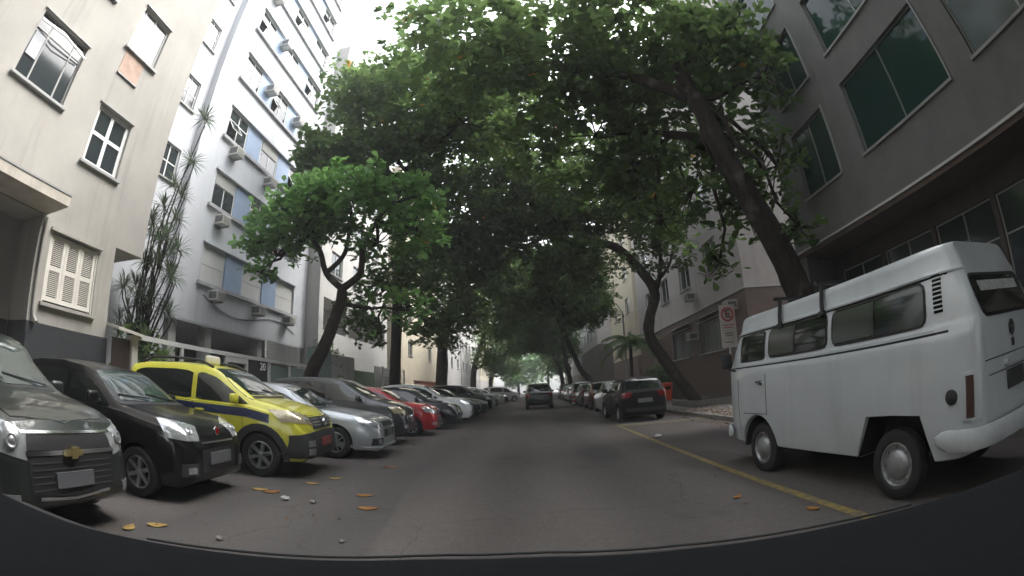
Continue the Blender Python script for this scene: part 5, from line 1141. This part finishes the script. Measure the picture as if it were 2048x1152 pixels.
def shrub(label, ells, size, seed, lm):
    o0 = Vector((ells[0][0], ells[0][1], .1)); rt = empty('shrub', o0, 0, label, 'shrub'); b, f, s, u, sc, val, C = leaf_cloud(ells, size, 6, gap=-2, seed=seed)
    cr = link('foliage', leaf_mesh('foliage', b - np.array(o0), f, s, u, sc, val, lm, False), None, rt); cr['kind'] = 'stuff'
    st = MB(); [st.tube([(0, 0, 0), tuple((Vector(C[k % len(C)]) - o0) * .9)], [.03, .01], 5) for k in range(6)]; st.build('stems', BARK2, rt)
shrub('clipped green shrub behind the black parked hatchback, right', [(7.6, 27.5, 1.3, .9, 1.6, 1.1, 3.5)], .12, 41, LEAF_A)
shrub('leafy shrub between the fence panels and trunk, left', [(-9.6, 20.5, 2.4, .7, 1.6, 1.4, 3.0)], .16, 42, LEAF_A)
shrub('dark garden shrub under the pilotis of the white block', [(-10.2, 9.0, 1.6, .8, 1.2, 1.3, 3.0)], .2, 43, LEAF_A)

# ================================================================ VEHICLES
def front_at(kind, fx, fy, deg, sc=1.05):
    h = R(deg); d = CARS[kind]['L'] / 2 * sc; return (fx - d * math.cos(h), fy - d * math.sin(h)), h
P_GREY = paint('dark_green_grey', (.024, .031, .028), .25); P_BLACK = mat('paint_black', (.005, .005, .006), rough=.28, coat=.35, spec=.4); P_YEL = paint('taxi_yellow', (.66, .63, .06)); P_SIL = paint('silver', (.50, .53, .56), .45)
P_DGREY = paint('graphite', (.045, .048, .052), .4); P_RED = paint('red', (.36, .008, .018)); P_WHITE = paint('white', (.78, .80, .82)); P_BLUEB = paint('blue_black', (.012, .014, .02)); P_DKGRN = paint('dark_green', (.012, .030, .026))
ROW = 'cars parked nose out along the left kerb'
for kind, fx, fy, deg, pm, st, ex, lb, sq in (
  ('suv', -3.62, 2.25, 6, P_GREY, 'five', ex_gray, 'dark grey car with chrome barred grille and gold badge at the left edge', False),
  ('hatch', -3.85, 4.75, 8, P_BLACK, 'six', ex_uno, 'black hatchback with round red badge parked between the grey car and the taxi', False),
  ('mpv', -3.5, 7.25, 8, P_YEL, 'six', ex_taxi, 'yellow taxi with blue stripe, black cladding and white roof sign', False),
  ('sedan', -3.15, 9.85, 5, P_SIL, 'ten', ex_cruze, 'silver saloon parked beside the yellow taxi', False),
  ('mpv', -3.3, 12.4, 5, P_DGREY, 'five', ex_yellowlamp, 'graphite people carrier with yellowed headlights between silver saloon and red hatchback', False),
  ('hatch', -3.05, 14.9, 5, P_RED, 'seven', ex_plain, 'bright red hatchback in the left row', False),
  ('hatch', -2.75, 17.5, 4, P_BLUEB, 'five', ex_square, 'old black hatchback with square headlights beside the red hatchback', True),
  ('suv', -2.65, 20.4, 4, P_WHITE, 'five', ex_plain, 'white crossover past the old black hatchback, left row', False)):
    ps, h = front_at(kind, fx, fy, deg); make_car('parked_car', lb, kind, ps, h, pm, st, group=ROW, extras=ex, square=sq)
far = [('hatch', P_BLACK, 'first black hatchback in the far left row, past the white crossover'), ('sedan', P_DGREY, 'first graphite saloon in the far left row'), ('mpv', P_BLACK, 'black people carrier midway along the far left row'), ('sedan', P_SIL, 'first silver saloon in the far left row'), ('hatch', P_DGREY, 'graphite hatchback in the far left row'), ('suv', P_SIL, 'silver crossover in the far left row'), ('hatch', P_WHITE, 'white hatchback in the far left row'), ('sedan', P_BLACK, 'black saloon near the end of the left row'), ('mpv', P_SIL, 'pale grey people carrier standing furthest out at the end of the left row')]
y = 23.2
for i, (kind, pm, lb) in enumerate(far):
    ps, h = front_at(kind, -2.6 + (.9 if i == 8 else .1 * math.sin(i)), y, 4 + (25 if i == 8 else 0)); make_car('parked_car', lb, kind, ps, h, pm, 'five', group=ROW, extras=ex_plain, detail=False, wiper=False); y += 2.75 + i * .25
RROW = 'cars parked along the right kerb'
for kind, cx_, cy_, deg, pm, lb, sq in (('hatch', 3.78, 17.75, 92, mat('dull_black_paint', (.004, .004, .005), rough=.42, spec=.22), 'black hatchback seen from behind, nearest car past the van on the right', True), ('sedan', 4.1, 22.6, 90, P_WHITE, 'white saloon just ahead of the black hatchback, right', False), ('hatch', 4.0, 27.6, 90, paint('dark_red', (.10, .008, .012)), 'dark red hatchback in the right row', False), ('sedan', 4.0, 33.0, 90, P_DGREY, 'graphite saloon in the right row', False), ('suv', 4.0, 38.6, 90, P_BLACK, 'black crossover in the right row', False), ('sedan', 4.0, 44.4, 90, P_SIL, 'silver saloon in the right row', False), ('hatch', 4.0, 50.0, 90, P_BLUEB, 'blue black hatchback far along the right row', False), ('suv', 4.0, 56, 90, P_DGREY, 'graphite crossover at the far end of the right row', False)):
    make_car('parked_car', lb, kind, (cx_, cy_), R(deg), pm, 'five', group=RROW, extras=ex_plain, detail=cy_ < 30, square=sq, wiper=False)
make_car('moving_car', 'dark green crossover driving ahead in the middle of the road', 'suv', (.42, 33.2), R(90), P_DKGRN, 'five', extras=ex_plain, detail=False, wiper=False)
make_van((3.93, 4.50), R(94.1))

# ================================================================ STREET FURNITURE AND LITTER
sg = empty('no_parking_sign', (6.2, 13.5, .1), 0, 'white no parking sign with a crossed letter in a red ring, behind the van', 'sign'); M_SR = mat('sign_red', (.36, .02, .02), rough=.5); M_SB = mat('sign_black', (.02, .02, .02), rough=.5)
MB().tube([(0, .05, 0), (0, .05, 3.45)], .03, 10).build('post', M_STEEL, sg, smooth=True)
MB().box(-.28, .28, -.012, .012, 2.08, 3.42).build('plate', mat('sign_white', (.52, .50, .48), rough=.5, var=.15), sg)
rg = MB(); rg.tube([(.205 * math.cos(t), -.018, 3.12 + .205 * math.sin(t)) for t in [6.2832 * i / 32 for i in range(33)]], .026, 6); rg.build('red_ring', M_SR, sg, smooth=True)
text_on('E', .36, (0, -.015, 3.12), (R(90), 0, 0), M_SB, 'letter', sg, .006)
MB().tube([(-.14, -.026, 3.26), (.14, -.026, 2.98)], .016, 6).build('red_bar', M_SR, sg)
for k, (zz, ww) in enumerate(((2.78, .2), (2.70, .17), (2.52, .16), (2.45, .12), (2.24, .14))): MB().box(-ww, ww, -.016, -.011, zz - .012, zz + .012).build('caption_line', M_SR if k < 2 else M_SB, sg)
ob = empty('litter_bin', (7.35, 24.8, .11), 0, 'orange plastic litter bin beside the black hatchback, right pavement', 'litter bin'); M_OR = mat('orange_plastic', (.80, .085, .012), rough=.45, var=.12)
b = MB(); b.v = [(-.19, -.15, .12), (.19, -.15, .12), (.19, .15, .12), (-.19, .15, .12), (-.24, -.2, .95), (.24, -.2, .95), (.24, .2, .95), (-.24, .2, .95)]; b.f = [[3, 2, 1, 0], [4, 5, 6, 7], [0, 1, 5, 4], [1, 2, 6, 5], [2, 3, 7, 6], [3, 0, 4, 7]]; b.build('bucket', M_OR, ob)
bevel_box('lid', (.52, .44, .14), M_OR, ob, (0, 0, 1.03), .05, 3); MB().box(-.14, .14, -.212, -.198, .74, .88).build('slot', M_SEAM, ob); MB().tube([(0, .24, 0), (0, .24, 1.15)], .03, 8).build('post', M_STEEL, ob)
bo = empty('warning_board', (3.05, 34.5, 0), 0, 'small white and orange striped board standing at the edge of the right row', 'board'); 
for k in range(5): MB().box(-.17, .17, -.02, .02, .08 + k * .15, .08 + (k + 1) * .15 - .002).build('stripe', M_OR if k % 2 else M_WHITE, bo)
MB().box(-.2, .2, -.15, .15, 0, .078).build('foot', M_BLACKPL, bo)
lp = empty('lamp_post', (7.0, 34, .1), 0, 'slim grey lamp post on the right pavement before the palm', 'lamp post'); MB().tube([(0, 0, 0), (0, 0, 6.5), (-.4, 0, 7.2), (-1.4, 0, 7.5)], [.09, .06, .05, .04], 10).build('post', M_STEEL, lp, smooth=60); bevel_box('lamp_head', (.6, .24, .14), M_STEEL, lp, (-1.6, 0, 7.48), .05, 2)

M_LF = [mat('fallen_leaf_orange', (.28, .12, .025), rough=.7, var=.4, vscale=9), mat('fallen_leaf_yellow', (.33, .22, .06), rough=.7, var=.35, vscale=9), mat('fallen_leaf_brown', (.10, .045, .02), rough=.8, var=.4, vscale=9)]
def fallen_leaf(x, y, ang, ln, mi, label, curl=.022, z=.006):
    mb = MB(); n = 8; T, B = [], []
    for i in range(n + 1):
        t = i / n; w_ = ln * .30 * math.sin(math.pi * min(1, t ** .75)) * (.75 + .4 * t); zz = curl * (4 * (t - .5) ** 2) * ln * 2
        T.append((t * ln - ln / 2, w_, zz + curl * ln * .8)); B.append((t * ln - ln / 2, -w_, zz + curl * ln * .4))
    mid = [((T[i][0]), 0, curl * (4 * (i / n - .5) ** 2) * ln * 2) for i in range(n + 1)]
    off = 0
    for lay in (.0, .002):
        b0 = len(mb.v)
        for row in (T, mid, B): mb.v += [(p[0], p[1], p[2] + lay) for p in row]
        for r_ in range(2):
            for i in range(n): q = b0 + r_ * (n + 1) + i; mb.f.append([q, q + 1, q + n + 2, q + n + 1])
    o = mb.build('fallen_leaf', M_LF[mi], None, smooth=80); o.location = (x, y, z); o.rotation_euler.z = ang
    tag(o, label, 'leaf', 'fallen leaves on the road')
for x, y, a, ln, mi, lb in ((-1.95, 5.09, .2, .26, 0, 'large orange fallen leaf on bare asphalt, nearest of the pair in the lane'), (-2.23, 5.75, .0, .24, 0, 'orange fallen leaf just beyond the large one in the lane'), (-2.58, 8.15, .4, .22, 0, 'small orange fallen leaf on dark debris in front of the silver saloon'), (-2.70, 8.10, 1.4, .20, 2, 'dark curled leaf beside the small orange one in front of the silver saloon'),
    (-3.67, 5.4, .3, .25, 1, 'yellow fallen leaf by the black hatchback, left of two'), (-3.45, 5.37, .9, .26, 0, 'orange fallen leaf by the black hatchback, right of two'), (-3.24, 6.21, .1, .22, 1, 'yellow fallen leaf in front of the taxi, nearer one'), (-3.1, 6.75, .5, .22, 1, 'yellow fallen leaf in front of the taxi, farther one'),
    (2.18, 4.69, .8, .16, 0, 'small orange leaf alone in the lane left of the yellow line'), (2.55, 3.7, 1.9, .18, 0, 'small orange leaf touching the near end of the yellow line'), (-3.5, 3.15, .7, .24, 1, 'yellow leaf before the grey car, right of two'), (-3.62, 2.85, 2.0, .22, 1, 'yellow leaf before the grey car, left of two')): fallen_leaf(x, y, a, ln, mi, lb)
M_STONE = mat('pale_stone', (.19, .175, .16), rough=.9, var=.3, vscale=20)
def lump(name, x, y, r_, label, cat, m, fl=.6):
    b_ = bmesh.new(); bmesh.ops.create_icosphere(b_, subdivisions=2, radius=r_); g_ = random.Random(int(x * 1000 + y * 77))
    for v in b_.verts: v.co *= 1 + g_.uniform(-.22, .22); v.co.z *= fl
    me = bpy.data.meshes.new(name); b_.to_mesh(me); b_.free(); o = link(name, me, m); o.location = (x, y, r_ * fl * .8); return tag(o, label, cat, 'litter and stones on the road')
PAPER = mat('crumpled_paper', (.42, .42, .40), rough=.8)
lump('crumpled_paper', -3.08, 5.08, .06, 'crumpled white paper scrap in front of the black hatchback', 'paper', PAPER, .5)
lump('crumpled_paper', 2.95, 10.94, .10, 'crumpled pale wrapper just inside the yellow line ahead of the van', 'paper', PAPER, .5)
for x, y, r_, lb in ((-2.68, 5.09, .045, 'pale stone right of the white paper scrap'), (-1.74, 3.8, .03, 'pale stone alone near the bottom of the lane'), (-2.76, 3.27, .04, 'pale stone nearest the grey car'), (-2.2, 11.2, .04, 'pale stone in the lane before the silver saloon'), (-1.9, 13.2, .04, 'pale stone in the lane before the graphite people carrier'), (-2.0, 15.4, .045, 'pale stone in the lane before the red hatchback')): lump('stone', x, y, r_, lb, 'stone', M_STONE)
gl = np.random.default_rng(5); n = 420
lx = np.concatenate([gl.normal(6.35, .45, n), gl.uniform(4.9, 6.0, n // 3)]); ly = np.concatenate([gl.uniform(9.5, 18.2, n), gl.uniform(11, 19, n // 3)]); a_ = gl.uniform(0, 6.28, len(lx))
f_ = np.stack([np.cos(a_), np.sin(a_), gl.normal(0, .15, len(a_))], 1); s_ = np.stack([np.sin(a_), -np.cos(a_), gl.normal(0, .15, len(a_))], 1); u_ = np.tile(np.array((0, 0, 1.)), (len(a_), 1))
cn = 260; lx = np.concatenate([lx, gl.normal(-3.0, .7, cn), gl.normal(2.9, .35, cn // 3)]); ly = np.concatenate([ly, gl.uniform(2.5, 24, cn), gl.uniform(3, 15, cn // 3)]); a_ = gl.uniform(0, 6.28, len(lx)); sz_ = np.concatenate([gl.uniform(.10, .2, n + n // 3), gl.uniform(.02, .07, cn + cn // 3)])
f_ = np.stack([np.cos(a_), np.sin(a_), gl.normal(0, .15, len(a_))], 1); s_ = np.stack([np.sin(a_), -np.cos(a_), gl.normal(0, .15, len(a_))], 1); u_ = np.tile(np.array((0, 0, 1.)), (len(a_), 1))
lz = np.where(lx > KR, .135, .012)
tag(link('leaf_litter', leaf_mesh('leaf_litter', np.stack([lx, ly, lz], 1), f_, s_, u_, sz_, gl.uniform(0, 1, len(a_)), mat('leaf_litter_brown', (.16, .085, .035), rough=.85, var=.5, vscale=6), False), None), 'brown leaf litter along the right kerb between planter and van', 'leaf litter', kind='stuff')

# ---- the car that carries the camera: dashboard top, cowl, bonnet and wiper
cc = empty('camera_car', (0, 0, 0), 0, 'dark dashboard and bonnet edge of the car along the bottom of the view', 'car'); EDGE = [(-1.25, .40), (-1.15, .45), (-.86, .515), (-.58, .63), (-.2, .765), (0, .78), (.27, .735), (.55, .66), (.80, .57), (.97, .50), (1.1, .43)]
def strip(rows, name, m, par):
    mb = MB(); k = len(rows[0])
    for r_ in rows: mb.v += [tuple(p) for p in r_]
    for i in range(len(rows) - 1):
        for j in range(k - 1): q = i * k + j; mb.f.append([q, q + 1, q + k + 1, q + k])
    return mb.build(name, m, par, smooth=50)
E2 = [(p.x, p.y) for p in resample([(x, y, 0) for x, y in EDGE], 40)]
M_DASH = mat('dashboard_plastic', (.012, .0135, .015), rough=.95, spec=.08, var=.15, vscale=30, bump=.2, bscale=300)
strip([[(x, y, .92) for x, y in E2], [(x, y + .012, 1.06) for x, y in E2], [(x, y, 1.10) for x, y in E2], [(x * .97, y - .05, 1.108) for x, y in E2], [(x * .95, y - .3, 1.10) for x, y in E2], [(x * .93, y - .7, 1.06) for x, y in E2], [(x * .93, y - .75, .6) for x, y in E2]], 'dashboard', M_DASH, cc)
strip([[(x * 1.0, y + .02, 1.02) for x, y in E2], [(x * 1.0, y + .025, 1.085) for x, y in E2], [(x * 1.01, y + .085, 1.070) for x, y in E2], [(x * 1.01, y + .10, .98) for x, y in E2]], 'cowl', M_BLACKPL, cc)
MB().tube([(E2[i][0], E2[i][1] + .10, 1.072) for i in range(8, 34)], .003, 6).build('wiper', M_GREYPL, cc)
xs_ = np.linspace(-.82, .82, 15)
strip([[(x, y_ - .25 * (x / .82) ** 2 * (1 if y_ > 1.2 else .6), z_ - .10 * abs(x / .82) ** 3) for x in xs_] for y_, z_ in ((.95, .97), (1.2, .88), (1.5, .78), (1.75, .68), (1.9, .55), (1.93, .3))], 'bonnet', P_DGREY, cc)

# ---- thin haze added over the street in place of windscreen glare
hz = MB().box(-118, 118, -64, 262, -1.2, 37).build('haze', None); hz['kind'] = 'stuff'; hz['label'] = 'thin added haze standing in for windscreen glare'; hz['category'] = 'haze'
hm = bpy.data.materials.new('haze'); hm.use_nodes = True; hm.node_tree.nodes.clear()
pv = hm.node_tree.nodes.new('ShaderNodeVolumePrincipled'); pv.inputs['Density'].default_value = .0034; pv.inputs['Color'].default_value = (.90, .93, .94, 1)
ho = hm.node_tree.nodes.new('ShaderNodeOutputMaterial'); hm.node_tree.links.new(pv.outputs[0], ho.inputs['Volume']); hz.data.materials.append(hm)
